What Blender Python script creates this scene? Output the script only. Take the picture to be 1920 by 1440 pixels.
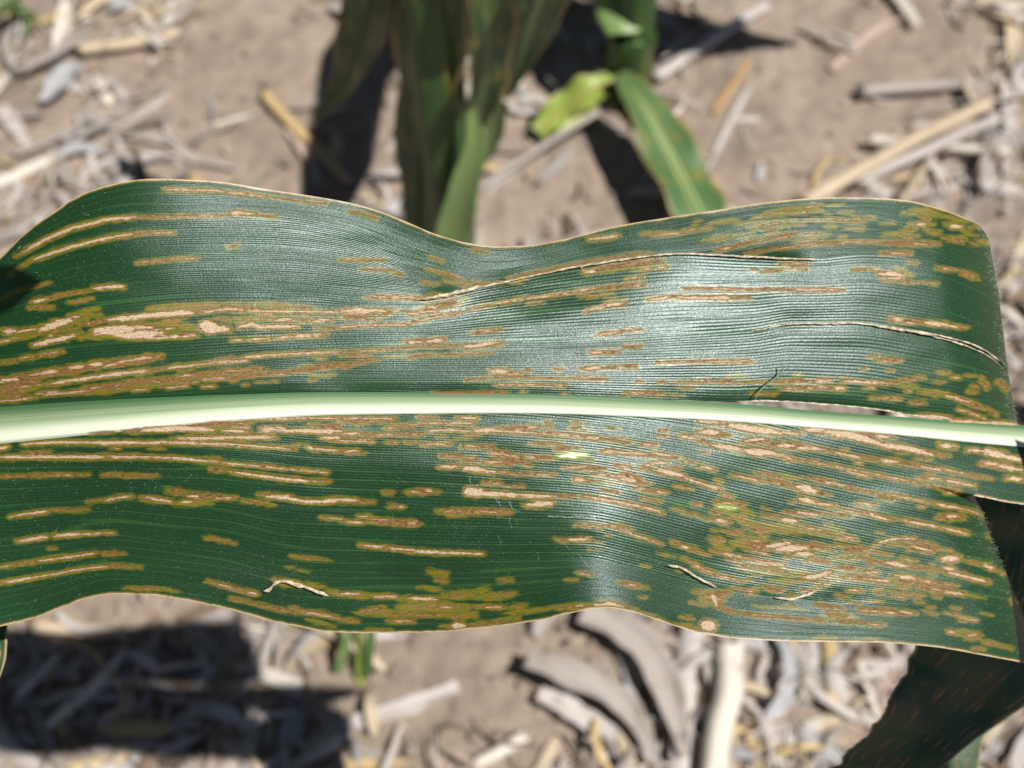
import bpy, math, random
import numpy as np
from mathutils import Vector

for o in list(bpy.data.objects):
    bpy.data.objects.remove(o)
scene = bpy.context.scene
COL = scene.collection

# ------------------------------------------------------------------ camera
FPX = 2667.0                      # focal length in photo pixels (photo 1920 x 1440)
PITCH = math.radians(58.0)        # looking down
CAM = np.array([0.0, 0.0, 0.907])
FWD = np.array([0.0, math.cos(PITCH), -math.sin(PITCH)])
UPV = np.array([0.0, math.sin(PITCH), math.cos(PITCH)])
RGT = np.array([1.0, 0.0, 0.0])
DLEAF = 0.29
cd = bpy.data.cameras.new('camera')
cam = bpy.data.objects.new('camera', cd)
COL.objects.link(cam)
cam.location = CAM
cam.rotation_euler = (math.pi / 2 - PITCH, 0, 0)
cd.sensor_width = 36.0
cd.lens = 36.0 * FPX / 1920.0
cd.clip_start = 0.01
cd.clip_end = 500.0
cd.dof.use_dof = True
cd.dof.focus_distance = DLEAF
cd.dof.aperture_fstop = 16.5
scene.camera = cam

# ------------------------------------------------------------------ light
SUN = np.array([0.398, -0.239, 0.885]); SUN /= np.linalg.norm(SUN)
SUN_EL = math.asin(SUN[2])
SUN_AZ = math.atan2(SUN[0], SUN[1])          # from +Y clockwise
w = bpy.data.worlds.new('World'); scene.world = w; w.use_nodes = True
nt = w.node_tree; bgn = nt.nodes['Background']
sky = nt.nodes.new('ShaderNodeTexSky'); sky.sky_type = 'NISHITA'; sky.sun_disc = False
sky.air_density = 0.5; sky.dust_density = 0.2; sky.sun_elevation = SUN_EL; sky.sun_rotation = SUN_AZ
nt.links.new(sky.outputs[0], bgn.inputs[0]); bgn.inputs[1].default_value = 0.05
sl = bpy.data.lights.new('sun', 'SUN'); sl.energy = 5.0; sl.angle = math.radians(0.53); sl.color = (1.0, 0.96, 0.9)
so = bpy.data.objects.new('sun', sl); COL.objects.link(so)
so.rotation_euler = Vector(SUN).to_track_quat('Z', 'Y').to_euler()
so.location = (1, -1, 3)
scene.view_settings.view_transform = 'Standard'
scene.view_settings.look = 'None'
scene.view_settings.gamma = 1.0
scene.view_settings.use_curve_mapping = False
scene.view_settings.exposure = 0.15
scene.render.engine = 'CYCLES'

# ------------------------------------------------------------------ helpers
def P(px, py, z=0.0):
    """photo pixel + height above ground -> world point"""
    d = FWD + RGT * ((px - 960) / FPX) + UPV * ((720 - py) / FPX)
    k = (z - CAM[2]) / d[2]
    return CAM + d * k

def hermite(pts):
    """monotone cubic through (x, y) points, linear outside"""
    a = np.array(pts, float); xs, ys = a[:, 0], a[:, 1]
    h = np.diff(xs); dl = np.diff(ys) / h
    m = np.zeros(len(xs)); m[0] = dl[0]; m[-1] = dl[-1]
    for i in range(1, len(xs) - 1):
        if dl[i - 1] * dl[i] > 0:
            w1 = 2 * h[i] + h[i - 1]; w2 = h[i] + 2 * h[i - 1]
            m[i] = (w1 + w2) / (w1 / dl[i - 1] + w2 / dl[i])
    def f(x):
        x = np.asarray(x, float)
        i = np.clip(np.searchsorted(xs, x) - 1, 0, len(xs) - 2)
        t = (x - xs[i]) / h[i]
        tc = np.clip(t, 0, 1)
        y = ((1 + 2 * tc) * (1 - tc) ** 2 * ys[i] + tc * (1 - tc) ** 2 * h[i] * m[i]
             + tc ** 2 * (3 - 2 * tc) * ys[i + 1] + tc ** 2 * (tc - 1) * h[i] * m[i + 1])
        y = y + np.where(t < 0, t * h[i] * m[i], 0) + np.where(t > 1, (t - 1) * h[i] * m[i + 1], 0)
        return y
    return f

def sst(a, b, x):
    t = np.clip((x - a) / (b - a), 0, 1)
    return t * t * (3 - 2 * t)

_rng = np.random.RandomState(5)
_PERM = _rng.rand(256, 256)
def vnoise(x, y):
    xi = np.floor(x).astype(int); yi = np.floor(y).astype(int)
    fx = x - xi; fy = y - yi
    fx = fx * fx * (3 - 2 * fx); fy = fy * fy * (3 - 2 * fy)
    g = lambda i, j: _PERM[i & 255, j & 255]
    return ((g(xi, yi) * (1 - fx) + g(xi + 1, yi) * fx) * (1 - fy)
            + (g(xi, yi + 1) * (1 - fx) + g(xi + 1, yi + 1) * fx) * fy) - 0.5
def fbm(x, y, n=4):
    s = 0; a = 1.0
    for k in range(n):
        s = s + a * vnoise(x * 2 ** k + 17.3 * k, y * 2 ** k + 9.1 * k); a *= 0.5
    return s

def mesh_obj(name, verts, faces, mat, parent=None, smooth=True, attrs=None):
    me = bpy.data.meshes.new(name)
    v = np.asarray(verts, np.float32); f = np.asarray(faces, np.int32)
    if f.ndim == 2:
        n, k = f.shape
        me.vertices.add(len(v)); me.vertices.foreach_set('co', v.ravel())
        me.loops.add(n * k); me.loops.foreach_set('vertex_index', f.ravel())
        me.polygons.add(n); me.polygons.foreach_set('loop_start', np.arange(0, n * k, k, dtype=np.int32))
        me.update(calc_edges=True); me.validate()
    if smooth:
        me.polygons.foreach_set('use_smooth', np.ones(len(me.polygons), bool))
    if attrs:
        for an, av in attrs.items():
            av = np.asarray(av, np.float32)
            if av.ndim == 2:
                at = me.attributes.new(an, 'FLOAT_COLOR', 'POINT')
                at.data.foreach_set('color', np.concatenate([av, np.ones((len(av), 1), np.float32)], 1).ravel())
            else:
                at = me.attributes.new(an, 'FLOAT', 'POINT'); at.data.foreach_set('value', av)
    if mat: me.materials.append(mat)
    o = bpy.data.objects.new(name, me); COL.objects.link(o)
    if parent is not None:
        o.parent = parent
        o.matrix_parent_inverse = Vector((0, 0, 0)) and parent.matrix_world.inverted() if False else o.matrix_parent_inverse
    return o

def empty(name, label, cat, group=None, loc=(0, 0, 0)):
    o = bpy.data.objects.new(name, None); COL.objects.link(o)
    o.empty_display_size = 0.02
    o['label'] = label; o['category'] = cat
    if group: o['group'] = group
    o.location = loc
    return o
def tag(o, label, cat, group=None):
    o['label'] = label; o['category'] = cat
    if group: o['group'] = group
    return o

class NG:
    """tiny node-graph helper"""
    def __init__(self, name):
        self.m = bpy.data.materials.new(name); self.m.use_nodes = True
        self.t = self.m.node_tree; self.b = self.t.nodes['Principled BSDF']
        self.out = self.t.nodes['Material Output']
    def n(self, kind, **kw):
        nd = self.t.nodes.new(kind)
        for k, v in kw.items(): setattr(nd, k, v)
        return nd
    def L(self, a, b): self.t.links.new(a, b)
    def put(self, sock, v):
        if hasattr(v, 'default_value') and hasattr(v, 'is_output'): self.L(v, sock)
        elif isinstance(v, (tuple, list)) and len(v) == 3 and sock.type == 'RGBA': sock.default_value = (*v, 1)
        else: sock.default_value = v
    def math(self, op, a, b=0.0, c=0.0, clamp=False):
        nd = self.n('ShaderNodeMath', operation=op, use_clamp=clamp)
        for i, v in enumerate((a, b, c)): self.put(nd.inputs[i], v)
        return nd.outputs[0]
    def attr(self, name, col=False):
        nd = self.n('ShaderNodeAttribute', attribute_name=name)
        return nd.outputs['Color'] if col else nd.outputs['Fac']
    def mix(self, f, a, b):
        nd = self.n('ShaderNodeMix', data_type='RGBA')
        self.put(nd.inputs[0], f); self.put(nd.inputs[6], a); self.put(nd.inputs[7], b)
        return nd.outputs[2]
    def ss(self, a, b, x):
        nd = self.n('ShaderNodeMapRange', interpolation_type='SMOOTHSTEP')
        self.put(nd.inputs[0], x); self.put(nd.inputs[1], a); self.put(nd.inputs[2], b)
        return nd.outputs[0]
    def comb(self, x, y, z=0.0):
        nd = self.n('ShaderNodeCombineXYZ')
        self.put(nd.inputs[0], x); self.put(nd.inputs[1], y); self.put(nd.inputs[2], z)
        return nd.outputs[0]
    def noise(self, vec, scale=5.0, detail=3.0, rough=0.5):
        nd = self.n('ShaderNodeTexNoise')
        if vec is not None: self.L(vec, nd.inputs['Vector'])
        nd.inputs['Scale'].default_value = scale; nd.inputs['Detail'].default_value = detail
        nd.inputs['Roughness'].default_value = rough
        return nd.outputs['Fac']
    def bump(self, h, strength, dist, prev=None):
        nd = self.n('ShaderNodeBump'); nd.inputs['Strength'].default_value = strength
        nd.inputs['Distance'].default_value = dist
        self.L(h, nd.inputs['Height'])
        if prev is not None: self.L(prev, nd.inputs['Normal'])
        return nd.outputs[0]
# ------------------------------------------------------------------ lesion marks on the held leaf
# kind + half width, then a polyline, in units of 1/3 photo pixel from each block's corner
LES = {}
LES[(0, 300)] = """T5 930,165 1050,168 1200,172 1350,188 1500,205
B5 1500,205 1700,235 1830,245
T9 130,520 250,450 400,385 600,335 760,322
B6 770,322 930,320 1290,312
T4 850,322 1000,316 1240,312
T14 1300,300 1360,298
T7 1360,298 1440,305
B7 1440,308 1550,318
T8 190,560 300,520 450,475 600,440 740,418
B6 60,640 120,600 190,560
B5 90,540 130,520
B7 740,418 860,410 980,410
T3 860,410 970,408
B8 1290,488 1335,486
B6 770,578 900,568 1110,550
T3 800,575 900,568
T3 960,560 1090,552
T10 190,800 260,782
B7 260,780 400,752 500,735
T10 530,722 600,715 690,712
B4 0,780 100,735 280,690
B8 390,800 440,795 510,780
B10 170,830 290,830
O18 420,870 550,840
T8 400,880 450,882
O25 30,980 200,960 400,900 550,870
T16 30,965 80,965
T22 230,960 300,930 390,905
T8 100,965 200,950
O14 0,1020 200,980 400,940
T6 0,1025 60,1010
B10 450,930 600,900 900,870
T14 620,900 750,885 900,870 1100,855
T6 1100,855 1300,840 1500,850 1900,855
O30 850,840 1200,830 1700,830
B10 1170,830 1400,830
B7 1650,828 1750,830
T12 190,1040 300,1015 420,990
T30 540,965 650,960 740,945
T22 650,985 780,985 900,975
T14 740,940 860,945
O25 450,1000 600,980 900,990 1100,990
O22 880,920 1000,930 1130,950
T8 770,995 900,1000 1100,985
T34 1165,935 1190,945
T18 1200,950 1280,950
T10 1350,940 1420,925 1460,940 1680,935
T8 1540,905 1640,895
T8 1760,905 1860,900
O20 1290,900 1500,890 1800,895
B5 1770,950 1920,945
T6 1310,1015 1360,1012
T7 1400,1010 1510,1004
T8 1550,1000 1680,990 1830,985
B8 20,1140 150,1115 350,1080
T4 120,1115 160,1108
T4 230,1095 330,1080
B20 0,1250 150,1215 400,1180 600,1150 900,1105
T14 0,1248 90,1230
T14 250,1195 310,1185
T14 400,1170 470,1160
T14 520,1150 570,1145
T5 170,1210 250,1200
T6 580,1165 700,1130 850,1110
B25 0,1290 100,1270 200,1250
O25 0,1320 200,1280
T9 280,1260 500,1225 720,1195 830,1185
B6 830,1185 1000,1165 1200,1140
T6 950,1170 1200,1140 1390,1128
T6 1380,1108 1550,1095 1750,1085 1920,1080
B5 1250,1130 1400,1115
B18 0,1310 150,1335
B16 400,1310 550,1280 800,1250 1000,1225 1200,1200 1480,1180
O20 500,1310 800,1270 1050,1240
B9 1150,1235 1300,1225 1680,1185 1920,1160
T5 1000,1218 1080,1210
T6 1150,1235 1280,1225
T5 510,1285 560,1275
B12 1680,1180 1920,1150
T4 0,1355 100,1350 200,1335
T4 250,1320 500,1300
W4 85,520 115,485
W3 1890,545 1920,540"""
LES[(640, 300)] = """B6 40,288 110,300 200,325
B5 740,505 820,518
B5 500,545 570,570
B6 0,562 240,560
T3 0,560 100,562
B6 110,615 280,622
B5 300,637 340,640
B5 455,690 540,695
B5 480,620 600,640 680,680 800,700 900,690
B5 580,680 620,690
B6 650,690 740,720
B4 130,775 300,772
T7 180,772 300,770 450,780
O25 470,790 560,770 640,760
B14 500,760 620,765
T10 520,775 600,770
T12 0,850 60,850 240,845
T14 100,855 160,858
O22 0,880 150,880 300,860
B10 20,885 150,885
B8 230,862 280,862
B6 330,850 380,852
T12 380,865 430,865
T6 400,860 540,850
O26 400,850 560,830 700,790
T10 490,825 530,830
B14 520,820 640,800
T5 0,940 200,928 350,925 500,890 650,860
B5 650,862 800,820 950,795
T4 700,845 850,810 1000,785 1300,745
B10 1310,740 1450,720 1700,700
T6 1320,738 1430,722
T4 1620,712 1680,706
B8 1340,765 1430,770
O12 1430,760 1530,750
B6 1055,808 1130,800
T9 1400,445 1480,438 1550,428
O20 1700,420 1850,410
T7 1780,422 1900,412
B8 1850,420 1920,410
B6 940,665 1150,620 1400,570 1730,520
O12 950,690 1050,670
T12 1380,630 1430,622
O25 1370,635 1500,610 1650,590
B14 1430,615 1600,590 1800,565
T5 1600,595 1640,590
T6 1700,615 1740,610
T6 1790,605 1830,603
O20 1640,620 1750,600 1830,605
O14 1600,668 1700,660
T3 1620,668 1690,660
B9 1370,855 1450,830 1600,800
T8 1390,845 1500,820 1590,805
O16 1480,800 1600,785
B12 1730,785 1850,770
T8 1730,785 1860,768
T5 1860,770 1920,770
B10 740,972 830,960 900,952
T5 790,968 850,958
T9 370,1030 450,1025
T12 490,1020 570,1012
B16 370,1028 580,1015
T12 690,1050 780,1045
T10 780,1040 880,1025
B14 690,1050 900,1030
B5 0,1080 300,1060 480,1050 700,1045
T3 100,1075 260,1065
B7 0,1100 160,1095
T4 80,1098 140,1095
B10 380,1110 500,1095
O10 250,1110 400,1100
B8 0,1150 200,1125
B5 500,1100 850,1085
B9 0,1165 50,1160
T9 1450,980 1550,970
B8 1430,985 1680,950
T4 1600,962 1670,952
T9 1410,1083 1460,1080
B9 1410,1085 1560,1078
B9 1580,1055 1690,1045
T12 850,1188 930,1186
B14 850,1188 930,1188
B9 1030,1185 1060,1182
B6 930,1195 1020,1195
B8 1200,1175 1240,1176
T12 1370,1172 1460,1170
B12 1350,1172 1480,1170
B6 1480,1168 1560,1160
B10 1560,1160 1660,1160
T4 1780,1140 1920,1138
B6 700,1240 850,1225 1050,1215
B5 870,1265 1100,1262 1260,1260
T3 880,1265 1100,1262
B8 1340,1228 1500,1235
T6 1350,1225 1390,1225
B4 1000,1225 1340,1225
B8 1790,1250 1830,1248
B6 1880,1250 1920,1248
B8 760,1310 930,1308
B5 500,1315 760,1310
B9 1600,1310 1810,1312
T6 1610,1310 1700,1310"""
LES[(1280, 340)] = """O14 150,235 310,218
T7 20,278 70,272
O10 0,278 170,265
O20 380,260 500,240 640,225
T4 500,240 540,235
O22 420,200 550,170 700,160 780,165
O14 330,240 450,215
T4 680,150 780,135
T5 680,175 690,174
O10 820,140 900,130
O14 690,220 900,215 1030,225
T4 870,218 970,215
O18 120,330 250,310 310,300
O16 300,320 400,300
B8 190,390 400,340 640,290
T5 210,385 280,370
T3 420,335 600,310
B5 360,405 550,375 750,345 1000,340
T4 550,378 750,350
T3 900,340 1100,340
B12 1100,345 1250,348 1440,352
T4 1300,352 1380,355
B10 1120,405 1280,405
T4 1180,405 1260,405
O14 1130,300 1250,295 1330,310
B8 1250,308 1310,308
O25 1250,290 1290,260 1300,240
T10 1320,240 1360,240
O15 1390,290 1440,290
T14 1520,250 1560,255
O16 1480,240 1570,260
B14 1510,325 1570,335
O20 1300,160 1450,190
B8 1330,190 1380,210
O10 1550,270 1650,310
O8 1380,170 1600,230
B8 390,495 420,497
T4 550,465 690,462
B10 450,505 560,500
T5 620,480 690,495
O14 440,500 700,490
O16 940,495 1100,490
B8 950,495 1060,492
T16 1110,520 1200,520 1240,530
T8 1160,545 1230,545
O18 1200,490 1290,530
B6 1270,460 1310,462
B9 1430,485 1520,500
B14 1570,510 1650,540
T3 1460,490 1540,500
B4 1130,560 1430,575
B8 0,600 200,602 400,610
T4 170,605 300,608
T6 640,610 900,612
B8 400,610 910,612
T9 0,655 170,655
T14 190,655 260,655
B10 260,655 380,655
T12 1180,775 1230,778
B12 1170,775 1350,795
T13 1370,795 1480,805
B10 1480,810 1600,825
T4 1240,792 1340,798
T5 1490,812 1590,825
B6 0,1012 130,1015
T4 130,1012 380,1012
B7 0,1013 390,1013
B16 1100,1005 1220,1005
T6 1130,1010 1160,1010
B6 1050,985 1100,985
O14 250,1100 350,1090
B7 80,1130 300,1125
B6 0,1130 500,1130
T6 100,1120 130,1118
B12 520,1130 700,1125
T10 740,1125 830,1122
T8 900,1120 1050,1130 1150,1138
B9 1150,1138 1350,1100
B12 560,1165 900,1160
T12 870,1163 900,1163
T6 590,1165 630,1163
T6 700,1160 800,1160
T5 1030,1160 1070,1160
O20 1200,1140 1320,1160
O24 1330,1180 1480,1200
B14 1500,1210 1600,1240 1700,1280
T5 1480,1205 1620,1245
B8 1060,1215 1230,1225
O10 1060,1215 1250,1225
B12 1290,1245 1350,1245
T3 1100,1215 1200,1220
B10 1680,1110 1710,1160
B12 1780,1130 1820,1170
B8 1440,1078 1490,1080
B8 1630,1155 1650,1160
B10 1740,1300 1760,1315
T4 1550,1280 1700,1335
O8 1550,1280 1710,1330
T16 1340,1320 1500,1335
T9 1500,1345 1890,1368
B5 390,1195 520,1195"""
LES[(0, 740)] = """B8 500,215 640,208
T14 800,198 900,195 1000,188 1100,195 1200,200
B16 700,205 900,190 1050,180
T5 860,178 1000,175
B14 1050,180 1200,165 1400,160
T4 1150,150 1350,140 1650,135 1900,132
O16 1100,180 1400,170
T9 1260,205 1400,205
T16 1480,200 1540,195
T12 1560,200 1920,205
B14 1820,180 1900,175
T14 1820,240 1900,245
B12 970,250 1200,240 1550,235
T9 1000,248 1200,245 1300,240 1540,240
T9 0,300 40,296
T7 130,278 300,268 500,268 700,268 1000,270 1300,280 1500,295 1660,302
T10 520,272 700,270 900,272
B10 520,270 880,278
T9 1730,290 1760,305
T7 1760,305 1920,318
B10 130,330 280,328
T10 0,352 200,350 330,352 600,350
T8 600,350 850,352 1050,360 1160,375
B10 500,345 820,345
B10 1160,365 1220,365
T5 1160,372 1300,390 1450,400
B8 1200,380 1500,405 1700,425
T4 1500,405 1840,438
B12 1190,422 1260,430
T8 1290,432 1450,455 1600,475 1740,488
B8 1450,460 1850,490
T7 1760,485 1800,488
B6 0,460 200,455 500,450
T3 200,452 400,450
B7 580,452 880,456
T5 60,685 150,670
T9 170,668 260,655
B7 300,650 490,645
B8 60,688 280,655
T9 100,825 200,808 260,800
T9 310,795 450,785
T5 450,785 640,775
B5 280,866 310,864
T4 0,970 60,960
B9 80,960 250,930 540,890
T6 220,935 400,912 520,895
B10 590,892 690,895
T5 0,1060 150,1035 300,1010 500,975 600,965
B7 600,965 700,962 790,970
T8 40,1055 180,1030
B14 950,540 1040,548
B8 500,600 570,590
T7 590,595 640,585 730,570
O16 570,595 740,570
O16 790,590 950,600
T7 820,580 900,590 970,605
B12 800,585 970,600
B14 1060,565 1200,575 1320,580
T7 1060,570 1110,570
T5 1220,580 1300,582
O22 1000,610 1180,605
T6 1010,605 1100,600
B9 1370,600 1500,605
O7 1510,620 1550,625
B12 1460,565 1600,570
T12 1500,572 1600,575 1700,600
T12 1700,600 1800,602 1920,590
B9 1810,690 1920,700
T4 1840,690 1920,700
B8 1180,805 1220,812
O8 1150,805 1330,840
B6 1220,815 1320,835
O10 1640,905 1860,935
B6 1660,910 1840,930
O6 1610,970 1650,975
O8 1670,985 1730,995
O8 700,1090 850,1085 1000,1105
B6 720,1085 900,1095
B10 1170,1050 1300,1085 1440,1120
T4 1230,1065 1320,1095
T7 1400,1115 1440,1120
B10 1300,1145 1400,1165
B7 1400,1170 1600,1215 1700,1225
T5 1690,1220 1900,1255
B10 1700,1225 1840,1235
B8 1640,1200 1660,1200
O10 1730,1265 1880,1305
O18 1540,1040 1700,1070 1820,1080
B10 1550,1040 1600,1070
O20 1850,1110 1920,1120
W2 1020,505 1060,470 1090,425
W2 1440,740 1460,720"""
LES[(640, 740)] = """B9 0,145 200,140 300,140
T5 0,135 150,135 290,135
B9 20,155 150,158
B6 430,130 540,130
T6 650,132 760,130
T5 380,165 500,160 740,162
O8 200,155 400,165
B10 250,190 330,185
T6 260,190 300,180
B8 330,180 400,180
B16 20,225 100,220
T10 20,215 100,218
B8 130,225 460,228
T4 200,225 300,225
T5 390,225 440,228
T5 0,260 180,265
B8 250,270 310,270
T4 260,270 305,270
B6 360,268 420,270
B4 540,238 590,238
T6 450,280 540,278 610,275
T8 20,320 90,318
B6 20,325 130,328
T6 480,205 600,198 750,205
T12 750,202 850,200 900,205
T6 900,205 1100,215
B9 880,190 1100,180
T8 1040,185 1100,185
T7 980,195 1020,192
B8 1080,215 1300,225 1600,265
T6 1080,215 1350,235
T9 1340,240 1450,245
O16 1280,190 1400,205
B7 1280,185 1340,182
B5 1140,153 1180,153
B10 1080,275 1240,275
T4 1160,275 1220,272
O10 1060,280 1160,260
B8 1580,275 1630,270
B12 1680,280 1770,285
T8 1700,280 1750,285
B10 680,292 850,292
T6 700,290 760,290
T10 840,330 900,335
B16 830,300 900,330 1000,350
T5 900,330 1000,355
B12 560,345 690,350
T3 590,345 640,345
B14 690,370 750,365
T4 710,355 745,355
T10 550,405 650,405
T16 700,415 800,425
T9 800,430 860,435
B20 800,380 900,380 1000,370 1050,390
T5 800,380 900,378
B12 1040,352 1190,355
T9 1050,352 1100,352
Y18 1230,345 1300,340 1360,338
B12 1200,305 1330,300
T4 1290,295 1320,293
T10 1480,320 1540,320
T6 1540,325 1650,330 1720,335
T8 1750,325 1850,345
B10 1460,320 1900,355
B7 1740,385 1820,385
T9 1740,382 1830,385
T16 1790,425 1920,460
B9 1700,410 1750,430
T6 1690,425 1720,425
B8 1850,410 1900,420
B14 1260,410 1480,415
T5 1260,412 1380,405
B7 1540,400 1640,410
T7 1550,400 1630,408
T6 1410,445 1550,460 1600,460
B16 1580,450 1680,475
T10 1570,470 1650,485
T14 1320,480 1370,480
B9 1370,485 1450,485
O12 1450,490 1600,490
B16 1600,480 1720,500
T8 1660,530 1700,530
B10 1700,540 1830,550
T8 1770,540 1820,550
B8 900,440 930,440
T5 900,438 925,438
B8 960,445 1200,450
T3 1100,450 1190,450
B14 810,495 900,500
T5 850,497 890,500
B7 920,515 1020,515
T24 720,545 770,550
T14 780,555 900,560 1000,565
T9 1000,565 1200,575
B10 1200,570 1300,572
B10 1350,575 1380,578
T7 1370,572 1500,595 1600,615 1680,630
T7 1680,625 1800,665
B18 1040,620 1180,615
T16 1050,620 1180,610
B16 380,548 530,542
T8 390,548 420,548
T8 480,540 510,540
B8 240,550 280,550
T10 0,590 80,595
B10 0,605 180,605
B9 270,625 330,628
T6 330,630 345,630
B14 550,655 700,655 950,662
T4 560,655 700,655
O12 600,680 700,685
T3 720,660 880,660
B7 0,710 100,718
T7 100,685 150,685
B18 160,710 300,720 430,730
T8 40,715 110,718
T10 380,720 410,720
T5 160,700 260,702
T6 110,845 200,855 400,875
B8 110,845 420,885
T8 420,880 600,890 790,895
B8 1320,732 1420,730
T6 1350,732 1400,730
T4 1440,745 1520,740 1560,750 1650,790 1800,840
B10 1560,735 1620,755
B10 1210,815 1290,815
T12 1290,815 1390,812
B12 1870,830 1920,850
B6 1860,640 1920,650
O24 510,1000 570,1020 580,1050
O10 500,1000 600,1000
B8 540,1040 580,1045
O10 430,1088 560,1095
O14 890,1042 950,1042
B8 890,1042 950,1042
O8 1255,1045 1325,1040
O14 1560,1055 1640,1075 1720,1085
T6 1610,1070 1660,1072
B12 1580,1060 1680,1080
O30 580,1130 750,1120
O18 750,1110 815,1095
B10 600,1130 720,1120
O22 750,1140 900,1135 980,1120
B10 910,1120 970,1120
T7 0,1120 100,1120
O18 0,1125 200,1130
T8 190,1135 310,1135
T9 380,1145 530,1150
O18 310,1145 540,1155
O35 330,1200 500,1190 700,1200
B12 180,1210 240,1205
O20 90,1225 350,1230
B16 130,1225 230,1205
T6 780,1195 900,1195
O18 750,1195 920,1195
B10 540,1195 650,1200
T4 560,1197 640,1197
B10 270,1238 600,1240
O30 600,1240 740,1240
O16 960,1200 1030,1185
B8 970,1190 1020,1185
B9 0,1268 90,1272
B10 270,1275 400,1275
T4 300,1275 380,1275
O12 920,1230 1150,1205 1350,1180
B10 1200,1200 1400,1190
T6 1310,1190 1360,1185
T20 650,1300 680,1305
B14 640,1250 680,1290
O10 560,1305 650,1300
T5 820,1300 900,1290
B10 740,1295 1000,1285
O14 850,1275 1000,1255
T22 1440,1185 1520,1182 1580,1195
B12 1380,1185 1650,1210
O14 1650,1225 1800,1265
B8 1700,1240 1850,1290
O8 1880,1290 1920,1300
B5 150,1325 280,1325
W3 720,450 726,520
W4 730,520 790,500
W3 855,565 880,600 905,640
W3 880,560 890,610
W4 940,585 960,640 1000,655
W3 950,680 945,720 960,750
W3 975,690 990,730
W4 1150,680 1190,685 1250,682
W5 1230,690 1330,685 1450,692
W3 1220,655 1400,658
W3 1370,800 1500,800
W3 1370,850 1480,848
W2 1100,880 1115,940
W2 1250,840 1300,880
W2 1330,890 1390,970
W2 880,790 905,850"""
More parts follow.
